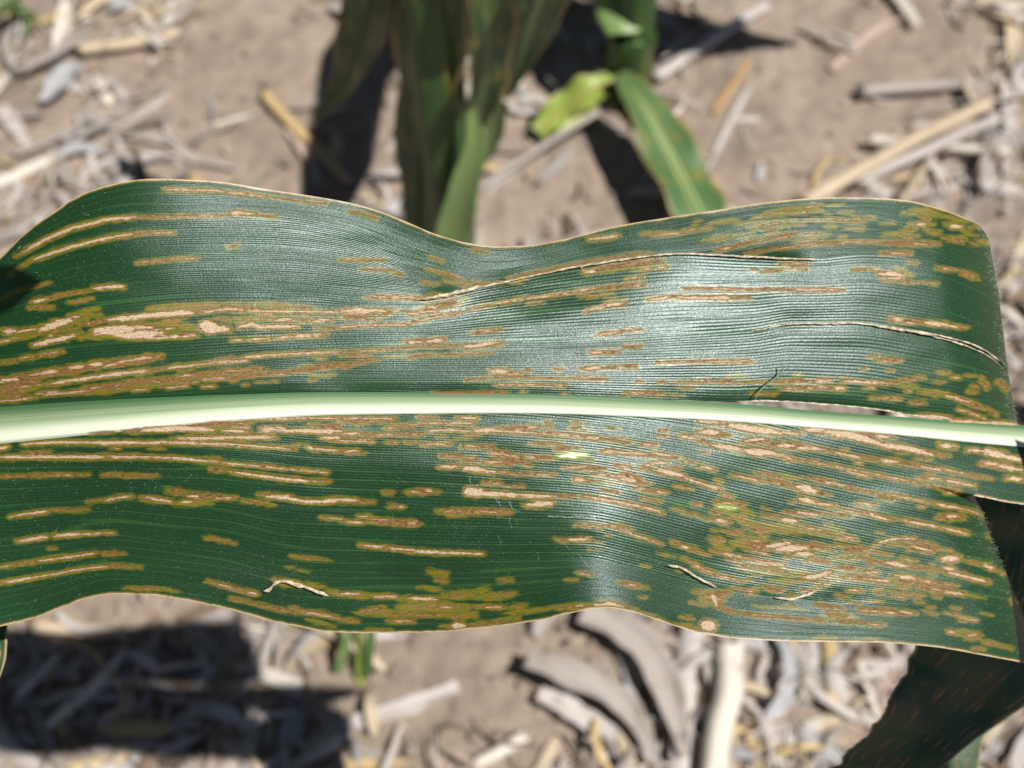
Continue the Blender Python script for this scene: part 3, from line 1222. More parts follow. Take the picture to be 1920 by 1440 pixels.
# ------------------------------------------------------------------ leaf material
def leaf_material():
    g = NG('corn_leaf_green')
    u, t = g.attr('u'), g.attr('t')
    dt, db, do, dw, dy, mg = (g.attr(k) for k in ('dt', 'db', 'do', 'dw', 'dy', 'mg'))
    geo = g.n('ShaderNodeTexCoord').outputs['Object']
    along = g.comb(g.math('MULTIPLY', u, 1.0), g.math('MULTIPLY', t, 13.0))
    # fine veins: a profile that runs across the leaf, spacing a little uneven
    jit = g.noise(g.comb(g.math('MULTIPLY', u, .12), g.math('MULTIPLY', t, 14.0)), 1.0, 2.0)
    ph = g.math('ADD', g.math('MULTIPLY', t, 104.0 * 6.2832), g.math('MULTIPLY', jit, 9.0))
    vein = g.math('SINE', ph)
    vein_l = g.ss(0.35, 1.0, vein)
    big = g.ss(0.84, 1.0, g.math('SINE', g.math('ADD', g.math('MULTIPLY', t, 24.0 * 6.2832), g.math('MULTIPLY', jit, 16.0))))
    patch = g.noise(g.comb(g.math('MULTIPLY', u, .5), g.math('MULTIPLY', t, 4.0)), 1.0, 3.0)
    grain = g.noise(geo, 2600.0, 2.0, 0.6)
    mott = g.noise(geo, 900.0, 3.0, 0.6)
    green = g.mix(g.ss(.3, .75, patch), (0.005, 0.031, 0.009), (0.008, 0.044, 0.011))
    green = g.mix(g.math('MULTIPLY', g.ss(.35, .8, grain), .35), green, (0.018, 0.065, 0.02))
    green = g.mix(g.math('MULTIPLY', vein_l, .45), green, (0.018, 0.078, 0.022))
    green = g.mix(g.math('MULTIPLY', g.math('MULTIPLY', big, g.ss(.25, .6, patch)), .5), green, (0.036, 0.125, 0.026))
    near = g.ss(.90, 1.0, t)
    band_a = g.ss(1.0, 1.2, g.attr('dy'))
    # stomata rows
    st = g.math('MULTIPLY', g.ss(.56, .70, g.noise(g.comb(g.math('MULTIPLY', u, 24.0), g.math('MULTIPLY', t, 104.0)), 1.0, 1.0)), g.ss(.6, 1.0, g.math('SINE', g.math('ADD', ph, 2.2))))
    st = g.math('MULTIPLY', st, g.ss(.45, .6, mott))
    green = g.mix(g.math('MULTIPLY', st, .5), green, (0.16, 0.27, 0.16))
    # ragged edges of the lesions follow the veins
    n1 = g.math('MULTIPLY', g.math('SUBTRACT', g.noise(along, 9.0, 3.0, 0.65), .5), 7.5)
    n1 = g.math('ADD', n1, g.math('MULTIPLY', vein, .55))
    n2 = g.math('MULTIPLY', g.math('SUBTRACT', g.noise(along, 4.5, 3.0, 0.6), .5), 10.0)
    T = g.math('ADD', dt, n1); B = g.math('ADD', db, n1); O = g.math('ADD', do, n2)
    Tn2 = g.math('ADD', dt, n2); Bn2 = g.math('ADD', db, n2)
    # olive halo
    hal = g.math('MAXIMUM', g.ss(-8.0, -1.5, Tn2), g.math('MAXIMUM', g.ss(-6.5, 0.5, Bn2), g.ss(-4.5, 2.0, O)))
    hn = g.noise(along, 6.0, 3.0, .6)
    olive = g.mix(g.ss(.35, .65, hn), (0.12, 0.165, 0.008), (0.25, 0.15, 0.010))
    col = g.mix(g.math('MULTIPLY', hal, g.math('ADD', .55, g.math('MULTIPLY', hn, .75)), 0.0, True), green, olive)
    # brown
    bn = g.noise(along, 11.0, 4.0, .65)
    brown = g.mix(g.ss(.35, .68, bn), (0.115, 0.043, 0.009), (0.34, 0.18, 0.062))
    n3 = g.math('MULTIPLY', g.math('SUBTRACT', g.noise(g.comb(g.math('MULTIPLY', u, 1.0), g.math('MULTIPLY', t, 6.0), 3.7), 5.0, 3.0, .65), .5), 9.0)
    br = g.math('MAXIMUM', g.ss(-3.0, -.2, g.math('ADD', T, g.math('MULTIPLY', n3, .55))), g.ss(-3.0, 3.0, g.math('ADD', B, g.math('MULTIPLY', n3, .3))))
    fleck = g.math('MULTIPLY', g.ss(.5, 3.5, B), g.ss(.56, .66, g.noise(along, 7.0, 4.0, .7)))
    br = g.math('MAXIMUM', br, g.math('MULTIPLY', g.ss(3.0, 7.0, O), g.ss(.45, .62, bn)))
    col = g.mix(br, col, brown)
    # tan dead centre
    tan = g.mix(g.ss(.3, .66, g.noise(along, 16.0, 4.0, .65)), (0.40, 0.25, 0.135), (0.68, 0.54, 0.385))
    tn = g.math('MAXIMUM', g.ss(-1.0, 1.5, T), g.math('MULTIPLY', fleck, .7))
    col = g.mix(tn, col, tan)
    yel = g.ss(-1.0, 4.0, g.math('ADD', dy, g.math('MULTIPLY', n1, .5)))
    col = g.mix(g.ss(-7.0, 0.0, dy), col, (0.20, 0.24, 0.02)); col = g.mix(yel, col, (0.82, 0.82, 0.50))
    col = g.mix(g.math('MULTIPLY', g.math('MULTIPLY', g.ss(-.5, .8, dw), g.ss(.4, .6, grain)), .6), col, (0.42, 0.50, 0.40))
    # dried margin
    mn = g.math('ADD', mg, g.math('MULTIPLY', g.math('SUBTRACT', g.noise(g.comb(u, 0.0), 2.2, 4.0, .65), .5), 9.0))
    col = g.mix(g.math('SUBTRACT', 1.0, g.ss(3.0, 6.5, mn)), col, (0.15, 0.12, 0.02))
    col = g.mix(g.math('SUBTRACT', 1.0, g.ss(1.4, 3.2, mn)), col, (0.55, 0.42, 0.25))
    g.L(col, g.b.inputs['Base Color'])
    dead = g.math('MAXIMUM', tn, g.math('MULTIPLY', br, .8))
    rg = g.math('ADD', g.math('ADD', 0.37, g.math('MULTIPLY', dead, .2)), g.math('MULTIPLY', g.math('SUBTRACT', grain, .5), .22))
    g.L(rg, g.b.inputs['Roughness'])
    g.L(g.math('SUBTRACT', .66, g.math('MULTIPLY', dead, .42)), g.b.inputs['Specular IOR Level'])
    g.b.inputs['IOR'].default_value = 1.52; g.b.inputs['Specular Tint'].default_value = (.86, .95, 1.0, 1)
    # relief: ribs, fine cells, dead tissue a little sunken
    h = g.math('ADD', g.math('MULTIPLY', vein, .5), g.math('MULTIPLY', g.math('MULTIPLY', big, .8), 1.0))
    bm = g.bump(h, .42, .00007)
    bm = g.bump(grain, .38, .00012, bm)
    hd = g.math('SUBTRACT', g.math('MULTIPLY', g.math('MULTIPLY', bn, br), 1.2), br)
    bm = g.bump(hd, .6, .00022, bm)
    g.L(bm, g.b.inputs['Normal'])
    tr = g.n('ShaderNodeBsdfTranslucent'); tr.inputs[0].default_value = (0.05, 0.16, 0.02, 1)
    ad = g.n('ShaderNodeMixShader'); ad.inputs[0].default_value = 0.12
    g.L(g.b.outputs[0], ad.inputs[1]); g.L(tr.outputs[0], ad.inputs[2]); g.L(ad.outputs[0], g.out.inputs[0])
    return g.m
M_LEAF = leaf_material()

def part(name, verts, faces, mat, thing, attrs=None, smooth=True):
    v = np.asarray(verts, float) - np.array(thing.location)
    return mesh_obj(name, v, faces, mat, thing, smooth, attrs)

part('blade', np.concatenate(SH.v), np.concatenate(SH.f), M_LEAF, LEAF, {k: np.concatenate(a) for k, a in SH.a.items()})

# ------------------------------------------------------------------ midrib: a shallow pale channel with a raised lower lip
def midrib():
    nr = 44
    pxr = np.concatenate([np.linspace(-700, -40, 40, endpoint=False), np.linspace(-40, 1950, 640), np.linspace(1965, 2400, 24)])
    px = np.repeat(pxr[None], nr, 0); c = np.linspace(0, 1, nr)[:, None]
    py = y_mt(px) * (1 - c) + y_mb(px) * c
    hgt = y_mb(px) - y_mt(px)
    prof = np.interp(c, [0, .15, .35, .5, .65, .8, .93, 1.0], [0, -.03, -.085, -.11, -.07, .02, .07, .0])
    k = np.array([.25, .5, .25])
    for _ in range(2): prof[1:-1] = (prof[:-2] * .25 + prof[1:-1] * .5 + prof[2:] * .25)
    W = W_BASE(px, py) + groove(px, py) + prof * hgt * PXM * 1.0
    nv = part('midrib', leaf_pts(px, py, W).reshape(-1, 3),
              (lambda i: np.stack([i[:-1, :-1], i[1:, :-1], i[1:, 1:], i[:-1, 1:]], -1).reshape(-1, 4))(np.arange(px.size).reshape(px.shape)),
              None, LEAF, dict(u=px.ravel() / 100, c=np.repeat(c, px.shape[1], 1).ravel(),
                               db=lesion_fields(px, py)['B'].ravel(), dt=lesion_fields(px, py)['T'].ravel()))
    g = NG('corn_midrib_pale')
    u, c_, db, dt = (g.attr(k) for k in ('u', 'c', 'db', 'dt'))
    al = g.comb(g.math('MULTIPLY', u, .12), g.math('MULTIPLY', c_, 26.0))
    st = g.noise(al, 1.0, 3.0, .6)
    st2 = g.noise(g.comb(g.math('MULTIPLY', u, .05), g.math('MULTIPLY', c_, 60.0)), 1.0, 2.0, .6)
    gr = g.noise(g.n('ShaderNodeTexCoord').outputs['Object'], 3000.0, 2.0)
    col = g.mix(g.ss(.32, .7, st), (0.22, 0.315, 0.165), (0.36, 0.45, 0.275))
    col = g.mix(g.ss(.42, .80, g.math('ADD', c_, g.math('MULTIPLY', g.math('SUBTRACT', st2, .5), .25))), col, (0.68, 0.73, 0.58))  # lower half whitened in the colour to show the sun on that bank
    # green stripes where the blade passes into the rib
    cs = g.math('ADD', c_, g.math('MULTIPLY', g.math('SUBTRACT', st2, .5), .55))
    col = g.mix(g.math('SUBTRACT', 1.0, g.ss(.05, .42, cs)), col, (0.055, 0.15, 0.055))
    n1 = g.math('MULTIPLY', g.math('SUBTRACT', g.noise(g.comb(u, g.math('MULTIPLY', c_, 9.0)), 8.0, 3.0), .5), 5.0)
    col = g.mix(g.math('MULTIPLY', g.ss(-2.0, 2.0, g.math('ADD', db, n1)), .8), col, (0.24, 0.10, 0.05))
    col = g.mix(g.ss(-1.0, 1.5, g.math('ADD', dt, n1)), col, (0.52, 0.36, 0.22))
    g.L(col, g.b.inputs['Base Color'])
    g.b.inputs['Roughness'].default_value = 0.42
    b1 = g.bump(st2, .5, .00016); b1 = g.bump(gr, .35, .0001, b1)
    g.L(b1, g.b.inputs['Normal'])
    nv.data.materials.append(g.m)
midrib()

# ------------------------------------------------------------------ torn edges, loose fibres, hairs
g = NG('torn_leaf_fibre')
nz = g.noise(g.n('ShaderNodeTexCoord').outputs['Object'], 900.0, 3.0)
g.L(g.mix(g.ss(.35, .65, nz), (0.34, 0.25, 0.15), (0.62, 0.55, 0.42)), g.b.inputs['Base Color']); g.b.inputs['Roughness'].default_value = .75
M_FIB = g.m
def Wat(px, py): return W_BASE(px, py) + groove(px, py)
def ribbon(name, pts, hw, lift=0.0002, seed=0, step=4.0, dWf=None, mat=None):
    """a ragged, slightly domed strip of torn tissue following the leaf surface"""
    rs = np.random.RandomState(seed)
    pts = np.array(pts, float); seg = np.hypot(*np.diff(pts, axis=0).T); L = np.concatenate([[0], np.cumsum(seg)])
    s = np.arange(0, L[-1], step); x = np.interp(s, L, pts[:, 0]); y = np.interp(s, L, pts[:, 1])
    for _ in range(3):
        if len(x) > 4: x[1:-1] = (x[:-2] + 2 * x[1:-1] + x[2:]) / 4; y[1:-1] = (y[:-2] + 2 * y[1:-1] + y[2:]) / 4
    tx, ty = np.gradient(x), np.gradient(y); l = np.hypot(tx, ty); nx, ny = -ty / l, tx / l
    wv = hw * (0.55 + 0.9 * np.abs(fbm(s / 23.0 + seed * 7, s * 0 + seed, 3)) * 2) * np.minimum(1, np.minimum(s, s[-1] - s) / 12 + .15)
    wu = hw * (0.55 + 0.9 * np.abs(fbm(s / 11.0 + seed * 3, s * 0 + 5, 3)) * 2) * np.minimum(1, np.minimum(s, s[-1] - s) / 12 + .15)
    rowsx = np.stack([x + nx * wv, x + nx * wv * .4, x - nx * wu * .4, x - nx * wu]); rowsy = np.stack([y + ny * wv, y + ny * wv * .4, y - ny * wu * .4, y - ny * wu])
    dz = np.stack([0 * s, 0 * s + 1, 0 * s + 1.1, 0 * s + .2]) * hw * PXM * .5 + lift + np.abs(fbm(s / 60.0, s * 0 + seed, 2))[None] * 0.0004
    Wv = Wat(x, y)[None] + dz + (dWf(x, y)[None] if dWf else 0)
    P3 = leaf_pts(rowsx, rowsy, Wv); idx = np.arange(P3.shape[0] * P3.shape[1]).reshape(P3.shape[:2])
    fq = np.stack([idx[:-1, :-1], idx[1:, :-1], idx[1:, 1:], idx[:-1, 1:]], -1).reshape(-1, 4)
    return part(name, P3.reshape(-1, 3), fq, mat or M_FIB, LEAF)
ln = lambda f, xs, dy=0: [(x, float(f(x)) + dy) for x in xs]
ribbon('torn_edge', ln(y_t1, np.arange(785, 1545, 8.0), 1), 1.6, .0006, 1, dWf=lambda x, y: 0.0008 * bump1(x))
ribbon('torn_edge', [(790, 561), (815, 557), (850, 550), (885, 541), (905, 536)], 3.2, .0009, 2, dWf=lambda x, y: 0.0008 * bump1(x))
ribbon('torn_edge', [(1086, 496), (1090, 503), (1095, 500)], 3, .0011, 3)
ribbon('torn_edge', ln(y_t2, np.arange(1408, 1720, 8.0)), 1.5, .0003, 4)
ribbon('torn_edge', [(1640, 611), (1700, 619), (1730, 625), (1760, 629)], 2.4, .0003, 5)
CURLA = lambda x, y: -np.where(x > 1770, 120 * PXM * (1 - np.sqrt(np.maximum(1 - (0.985 * np.clip((x - 1770) / 120, 0, 1)) ** 2, 0))) * .9, 0)
ribbon('torn_edge', [(x, float(y_t2(x)) - float(gap2(x)) / 2 - .5) for x in np.arange(1715, 1880, 6.0)], 1.3, .0003, 6, dWf=CURLA)
ribbon('torn_edge', [(x, float(y_t2(x)) + 1.5) for x in np.arange(1715, 1880, 6.0)], 1.1, .0000, 7, dWf=CURLA)
ribbon('torn_edge', ln(y_ab, np.arange(1380, 1750, 8.0), -1), 1.4, .0002, 8)
ribbon('torn_edge', [(1825, 929), (1860, 935), (1925, 947)], 1.2, .0012, 9)
ribbon('loose_fibre', [(494, 1108), (505, 1108), (510, 1098), (525, 1090), (540, 1090), (570, 1100), (600, 1112), (618, 1118)], 3.2, .0012, 10)
ribbon('loose_fibre', [(1250, 1060), (1275, 1063), (1290, 1072), (1310, 1085), (1345, 1102)], 2.4, .0010, 11)
ribbon('loose_fibre', [(1452, 1121), (1487, 1124), (1515, 1115), (1537, 1104)], 2.4, .0010, 12)
ribbon('loose_fibre', [(1645, 1018), (1675, 1011), (1712, 1010)], 1.8, .0006, 13)
g2 = NG('dark_straw_fibre'); g2.b.inputs['Base Color'].default_value = (0.16, 0.17, 0.13, 1); g2.b.inputs['Roughness'].default_value = .7
ribbon('loose_fibre', [(1416, 752), (1420, 738), (1438, 720), (1460, 705), (1470, 694), (1464, 681)], 1.7, .0022, 14, mat=g2.m)

def hairs():
    rs = np.random.RandomState(11)
    g = NG('leaf_hair'); g.b.inputs['Base Color'].default_value = (0.48, 0.58, 0.48, 1); g.b.inputs['Roughness'].default_value = .5
    V = []; F = []
    for (px, py, W, use, idx), n in ((A1, 2300), (A2, 900), (A3, 900), (C1, 700), (C2, 11000)):
        pts = leaf_pts(px, py, W)
        nr, nc = px.shape
        i = rs.randint(1, nr - 2, n * 3); j = rs.randint(34, nc - 3, n * 3)
        dens = np.clip(.5 + fbm(px[i, j] / 130.0, py[i, j] / 130.0, 2) * 1.6, 0.03, 1)
        keep = np.nonzero(rs.rand(n * 3) < dens)[0][:n]; i = i[keep]; j = j[keep]
        p0 = pts[i, j]; tu = pts[i, j + 2] - p0; tv = pts[i + 1, j] - p0
        nm = np.cross(tv, tu); nm /= np.linalg.norm(nm, axis=1)[:, None] + 1e-12
        nm *= np.where((nm @ -FWD) > 0, 1, -1)[:, None]
        tu /= np.linalg.norm(tu, axis=1)[:, None] + 1e-12; tvn = tv / (np.linalg.norm(tv, axis=1)[:, None] + 1e-12)
        ln_ = rs.uniform(.0003, .0007, len(i))[:, None]
        dr = nm * .5 + tu * rs.normal(.2, .35, (len(i), 1)) + tvn * rs.normal(-.6, .45, (len(i), 1)); dr /= np.linalg.norm(dr, axis=1)[:, None]
        side = np.cross(dr, nm); side /= np.linalg.norm(side, axis=1)[:, None] + 1e-12
        side *= 0.000017
        b = len(V) * 0
        V.append(np.stack([p0 - side - nm * .00005, p0 + side - nm * .00005, p0 + dr * ln_ + nm * .0001], 1).reshape(-1, 3))
    # fringe on the folded right edges
    for px, py, W, use, idx in (A1, A2, A3, C2):
        pts = leaf_pts(px, py, W); n = int(px.shape[0] * 1.0)
        i = rs.randint(1, px.shape[0] - 2, n); j = px.shape[1] - 1 - (rs.rand(n) ** 2 * 7).astype(int)
        p0 = pts[i, j]; k = len(i)
        dr = RGT * rs.uniform(.5, 1, (k, 1)) + UPV * rs.normal(.1, .5, (k, 1)) - FWD * rs.uniform(0, .6, (k, 1)); dr /= np.linalg.norm(dr, axis=1)[:, None]
        ln_ = rs.uniform(.0005, .0012, k)[:, None]
        side = np.cross(dr, FWD); side /= np.linalg.norm(side, axis=1)[:, None]; side *= .000016
        V.append(np.stack([p0 - side, p0 + side, p0 + dr * ln_], 1).reshape(-1, 3))
    V = np.concatenate(V); F = np.arange(len(V)).reshape(-1, 3)
    o = part('leaf_hair', V, F, g.m, LEAF, smooth=False); o['kind'] = 'stuff'
hairs()
# ------------------------------------------------------------------ soil
def gh(x, y):
    fade = 1.0 / (1.0 + (np.hypot(x, y - .6) / 3.0) ** 4)
    return (fbm(x * 7 + 3, y * 7 + 1, 3) * 0.016 + fbm(x * 45, y * 45, 3) * 0.006) * fade
def soil():
    s = np.linspace(-1, 1, 440)
    ax = 0.85 * s + 0.6 * s ** 5 + 60 * s ** 15
    X, Y = np.meshgrid(ax, ax + 0.62)
    Z = gh(X, Y)
    idx = np.arange(X.size).reshape(X.shape)
    f = np.stack([idx[:-1, :-1], idx[:-1, 1:], idx[1:, 1:], idx[1:, :-1]], -1).reshape(-1, 4)
    g = NG('sandy_field_soil')
    co = g.n('ShaderNodeTexCoord').outputs['Object']
    n1 = g.noise(co, 9.0, 4.0, .6); n2 = g.noise(co, 70.0, 4.0, .65); n3 = g.noise(co, 420.0, 3.0, .6)
    col = g.mix(g.ss(.35, .65, n1), (0.265, 0.205, 0.16), (0.35, 0.275, 0.215))
    col = g.mix(g.math('MULTIPLY', g.ss(.45, .75, n2), .6), col, (0.39, 0.315, 0.25))
    col = g.mix(g.math('MULTIPLY', g.ss(.52, .38, n2), .55), col, (0.22, 0.175, 0.14))
    col = g.mix(g.math('MULTIPLY', g.ss(.6, .75, n3), .5), col, (0.47, 0.40, 0.32))
    g.L(col, g.b.inputs['Base Color']); g.b.inputs['Roughness'].default_value = .95
    b = g.bump(n2, .6, .006); b = g.bump(n3, .6, .002, b); g.L(b, g.b.inputs['Normal'])
    o = mesh_obj('ground', np.stack([X, Y, Z], -1).reshape(-1, 3), f, g.m); o['kind'] = 'structure'
soil()
def on_ground(px, py, z=0.0):
    p = P(px, py, z)
    for _ in range(3): p = P(px, py, z + float(gh(p[0], p[1])))
    return p
def px_m(p): return float((p - CAM) @ FWD) / FPX

# ------------------------------------------------------------------ materials for residue
def straw_mat():
    g = NG('dry_corn_residue')
    c = g.attr('col', True); u = g.attr('u'); v = g.attr('v')
    fib = g.noise(g.comb(g.math('MULTIPLY', u, 25.0), g.math('MULTIPLY', v, 9.0)), 1.0, 4.0, .65)
    pat = g.noise(g.n('ShaderNodeTexCoord').outputs['Object'], 60.0, 3.0)
    hs = g.n('ShaderNodeHueSaturation'); g.L(c, hs.inputs['Color'])
    g.L(g.math('ADD', .62, g.math('MULTIPLY', fib, .75)), hs.inputs['Value'])
    col = g.mix(g.math('MULTIPLY', g.ss(.55, .75, pat), .45), hs.outputs[0], (0.16, 0.115, 0.075))
    g.L(col, g.b.inputs['Base Color']); g.b.inputs['Roughness'].default_value = .62
    g.L(g.bump(fib, .4, .0008), g.b.inputs['Normal'])
    return g.m
M_STRAW = straw_mat()
PAL = dict(white=(0.66, 0.60, 0.52), straw=(0.56, 0.45, 0.31), yellow=(0.55, 0.40, 0.19), grey=(0.39, 0.345, 0.315), lgrey=(0.52, 0.475, 0.445),
           blue=(0.40, 0.40, 0.41), brown=(0.22, 0.155, 0.105), pink=(0.50, 0.38, 0.32), orange=(0.46, 0.29, 0.13), dark=(0.08, 0.06, 0.05))

def smooth_path(pts, n):
    pts = np.array(pts, float)
    if len(pts) == 2: return pts[0] + (pts[1] - pts[0]) * np.linspace(0, 1, n)[:, None]
    L = np.concatenate([[0], np.cumsum(np.linalg.norm(np.diff(pts, axis=0), axis=1))])
    s = np.linspace(0, L[-1], n)
    return np.stack([hermite(np.stack([L, pts[:, k]], 1))(s) for k in range(3)], 1)

def tube(path, rad, sides=12, nodes=(), seed=0, flat=1.0):
    """stalk: a tube with swollen joints, closed ragged ends -> verts, quads, u, v"""
    rs = np.random.RandomState(seed); n = len(path)
    T = np.gradient(path, axis=0); T /= np.linalg.norm(T, axis=1)[:, None]
    ref = np.array([0, 0, 1.0]) if abs(T[0][2]) < .8 else np.array([1.0, 0, 0])
    A = np.cross(T, ref); A /= np.linalg.norm(A, axis=1)[:, None]; B = np.cross(T, A)
    s = np.linspace(0, 1, n); r = np.interp(s, np.linspace(0, 1, len(rad)), rad)
    for k in nodes: r = r * (1 + .30 * np.exp(-((s - k) / .018) ** 2))
    ang = np.linspace(0, 2 * np.pi, sides, endpoint=False)
    wob = 1 + .08 * rs.randn(sides)[None] * np.ones((n, 1))
    rr = r[:, None] * wob
    V = path[:, None] + A[:, None] * (rr * np.cos(ang))[..., None] + B[:, None] * (rr * np.sin(ang) * flat)[..., None]
    V[0] += T[0] * rs.uniform(-.6, .6, sides)[:, None] * rad[0]; V[-1] += T[-1] * rs.uniform(-.6, .6, sides)[:, None] * rad[-1]
    capa = np.repeat((path[0] + T[0] * rad[0] * .5)[None], sides, 0); capb = np.repeat((path[-1] - T[-1] * rad[-1] * .5)[None], sides, 0)
    V = np.concatenate([capa[None], V, capb[None]], 0)
    idx = np.arange(V.shape[0] * sides).reshape(V.shape[0], sides); nx = np.roll(idx, -1, 1)
    F = np.stack([idx[:-1], idx[1:], nx[1:], nx[:-1]], -1).reshape(-1, 4)
    L = np.concatenate([[0], np.linspace(0, 1, n), [1]])
    u = np.repeat(L[:, None], sides, 1).ravel(); v = np.repeat((ang / 2)[None], V.shape[0], 0).ravel()
    return V.reshape(-1, 3), F, u, v

def strip(path, wid, nrm, seed=0, cup=.25, thick=.0004, wave=0.0, nc=7, twist=0.0, ragged=.10):
    """leaf-like strip with a cupped section and two faces -> verts, quads, u, v"""
    rs = np.random.RandomState(seed); n = len(path)
    T = np.gradient(path, axis=0); T /= np.linalg.norm(T, axis=1)[:, None]
    nrm = np.asarray(nrm, float)
    S = np.cross(T, nrm); S /= np.linalg.norm(S, axis=1)[:, None]; N = np.cross(S, T)
    s = np.linspace(0, 1, n)
    if twist:
        a = np.interp(s, np.linspace(0, 1, len(twist)), twist) if hasattr(twist, '__len__') else twist * s
        S, N = S * np.cos(a)[:, None] + N * np.sin(a)[:, None], N * np.cos(a)[:, None] - S * np.sin(a)[:, None]
    w_ = np.interp(s, np.linspace(0, 1, len(wid)), wid) / 2
    c = np.linspace(-1, 1, nc)
    rag = 1 + ragged * fbm(s * 9 + seed * 3.1, s * 0 + seed, 3)[:, None] * np.sign(c)[None] * 2 + ragged * fbm(s * 9 + seed, s * 0 + seed + 7, 3)[:, None] * 2
    off = c[None] * w_[:, None] * rag
    hgt = cup * w_[:, None] * (c[None] ** 2) + wave * np.abs(c[None]) ** 2 * np.sin(s[:, None] * 17 + seed + np.sign(c)[None] * 1.3) * w_[:, None]
    top = path[:, None] + S[:, None] * off[..., None] + N[:, None] * hgt[..., None]
    bot = top - N[:, None] * thick
    V = np.concatenate([top, bot[:, ::-1]], 1)
    m = 2 * nc; idx = np.arange(n * m).reshape(n, m); nx = np.roll(idx, -1, 1)
    F = np.stack([idx[:-1], idx[1:], nx[1:], nx[:-1]], -1).reshape(-1, 4)
    u = np.repeat(s[:, None], m, 1).ravel(); v = np.repeat(np.concatenate([c, c[::-1]])[None], n, 0).ravel()
    return V.reshape(-1, 3), F, u, v

def put(name, geo, colour, label, cat, group=None, parent=None):
    V, F, u, v = geo
    V = np.asarray(V, float)
    base = np.array([V[:, 0].mean(), V[:, 1].mean(), V[:, 2].min()])
    c = np.repeat(np.array(PAL[colour])[None], len(V), 0)
    o = mesh_obj(name, V - base, F, M_STRAW, None, True, dict(u=u, v=v, col=c))
    o.location = base
    return tag(o, label, cat, group)

SD = [100]
def stick(pts, wpx, colour, label, nodes=(), name='corn_stalk_piece', group=None, z=0.0, taper=.85, flat=.8):
    SD[0] += 1
    p3 = [on_ground(q[0], q[1], q[2] if len(q) > 2 else z) for q in pts]
    r = wpx / 2 * px_m(p3[0]); p3 = [p + np.array([0, 0, r * .55]) for p in p3]
    path = smooth_path(p3, 26); path[:, :2] += fbm(np.linspace(0, 3, 26) + SD[0], np.linspace(0, 1, 26), 2)[:, None] * r * .5
    return put(name, tube(path, [r, r * taper], nodes=nodes, seed=SD[0], flat=flat), colour, label, 'stalk' if 'stalk' in name else 'straw', group)
def shred(pts, wpx, colour, label, name='dry_leaf_piece', group=None, z=0.004, cup=.35, wave=.15, tip=.25, twist=0.0):
    SD[0] += 1
    p3 = [on_ground(q[0], q[1], q[2] if len(q) > 2 else z) for q in pts]
    wd = wpx * px_m(p3[0])
    return put(name, strip(smooth_path(p3, 22), [wd * .7, wd, wd * .9, wd * tip], (0, 0, 1), SD[0], cup, .0005, wave, twist=twist), colour, label, 'dry leaf', group)

# top left
stick([(150, 96), (250, 84), (338, 62)], 24, 'straw', 'short tan corn stalk piece lying flat beside a grey leaf scrap', z=.006)
shred([(128, -10), (118, 50), (98, 108)], 30, 'white', 'pale upright-lying husk strip pointing at the tan stalk piece')
stick([(262, -12), (272, 25), (284, 58)], 20, 'straw', 'small straw stub ending above the tan stalk piece', name='straw_piece')
shred([(138, 118), (112, 155), (78, 190)], 46, 'blue', 'blue-grey broad leaf scrap left of the tan stalk piece', z=.012)
stick([(28, 292), (130, 250), (240, 203)], 13, 'grey', 'long thin grey-brown straw slanting over the litter', name='straw_piece', z=.006)
stick([(-6, 348), (50, 325), (112, 296)], 24, 'white', 'bleached straw stub left of the upper leaf margin', name='straw_piece')
stick([(496, 178), (545, 236), (602, 290), (655, 342)], 20, 'yellow', 'yellowish forked straw on bare soil left of dark plant', name='straw_piece', z=.004)
shred([(540, 240), (575, 285), (600, 345)], 26, 'pink', 'pinkish husk strip under the yellowish forked straw')
shred([(250, 300), (240, 335), (232, 365)], 22, 'white', 'small white husk scrap behind the left leaf crest')
shred([(180, 280), (165, 320), (150, 365)], 20, 'lgrey', 'narrow light grey leaf strip behind the left leaf crest')
shred([(160, 318), (240, 300), (330, 290)], 22, 'lgrey', 'light grey leaf strip crossing the small white husk scrap')
shred([(230, 255), (300, 262), (370, 300), (440, 315)], 20, 'grey', 'curved grey leaf strip at the edge of bare soil')
shred([(205, 14), (235, 10), (262, 22)], 34, 'blue', 'blue-grey leaf scrap at the straw stub top')
shred([(355, -10), (330, 25), (310, 50)], 42, 'lgrey', 'light grey broad leaf scrap right of the straw stub')
shred([(0, 200), (30, 240), (55, 280)], 30, 'lgrey', 'light grey leaf strip touching the long thin straw')
# top right
stick([(1228, 152), (1330, 82), (1440, 12)], 26, 'lgrey', 'long pale grey stalk piece slanting up from the green seedling leaf', name='corn_stalk_piece', z=.006)
stick([(1336, 218), (1368, 170), (1404, 118)], 15, 'orange', 'short orange-tan straw on soil below the pale grey stalk', name='straw_piece')
stick([(1505, 385, .02), (1600, 330, .03), (1720, 262, .045), (1850, 200, .055)], 30, 'straw', 'thick tan corn stalk propped above the soil casting a dark shadow', nodes=(.12,), z=.03, taper=.9)
stick([(1600, 345, .012), (1700, 300, .018), (1872, 222, .03)], 24, 'lgrey', 'grey split stalk lying against the thick propped stalk', z=.02)
stick([(1626, 266), (1720, 272), (1892, 288)], 19, 'white', 'bright white straw crossing beneath the propped stalk', name='straw_piece', z=.012)
stick([(1610, 176), (1700, 168), (1830, 160)], 26, 'grey', 'dull grey stalk piece just above the propped stalk', name='corn_stalk_piece', z=.008)
shred([(1895, 25), (1902, 110), (1908, 205)], 30, 'straw', 'tall tan husk strip right of the propped stalk tip')
shred([(1885, 150), (1892, 250), (1884, 335)], 26, 'lgrey', 'pale husk strip below the tall tan husk strip')
shred([(1560, 130), (1640, 60), (1700, 30)], 20, 'pink', 'faint pinkish leaf strip on upper bare soil')
shred([(1690, 380), (1700, 350), (1706, 330)], 20, 'white', 'small white scrap behind the right leaf crest')
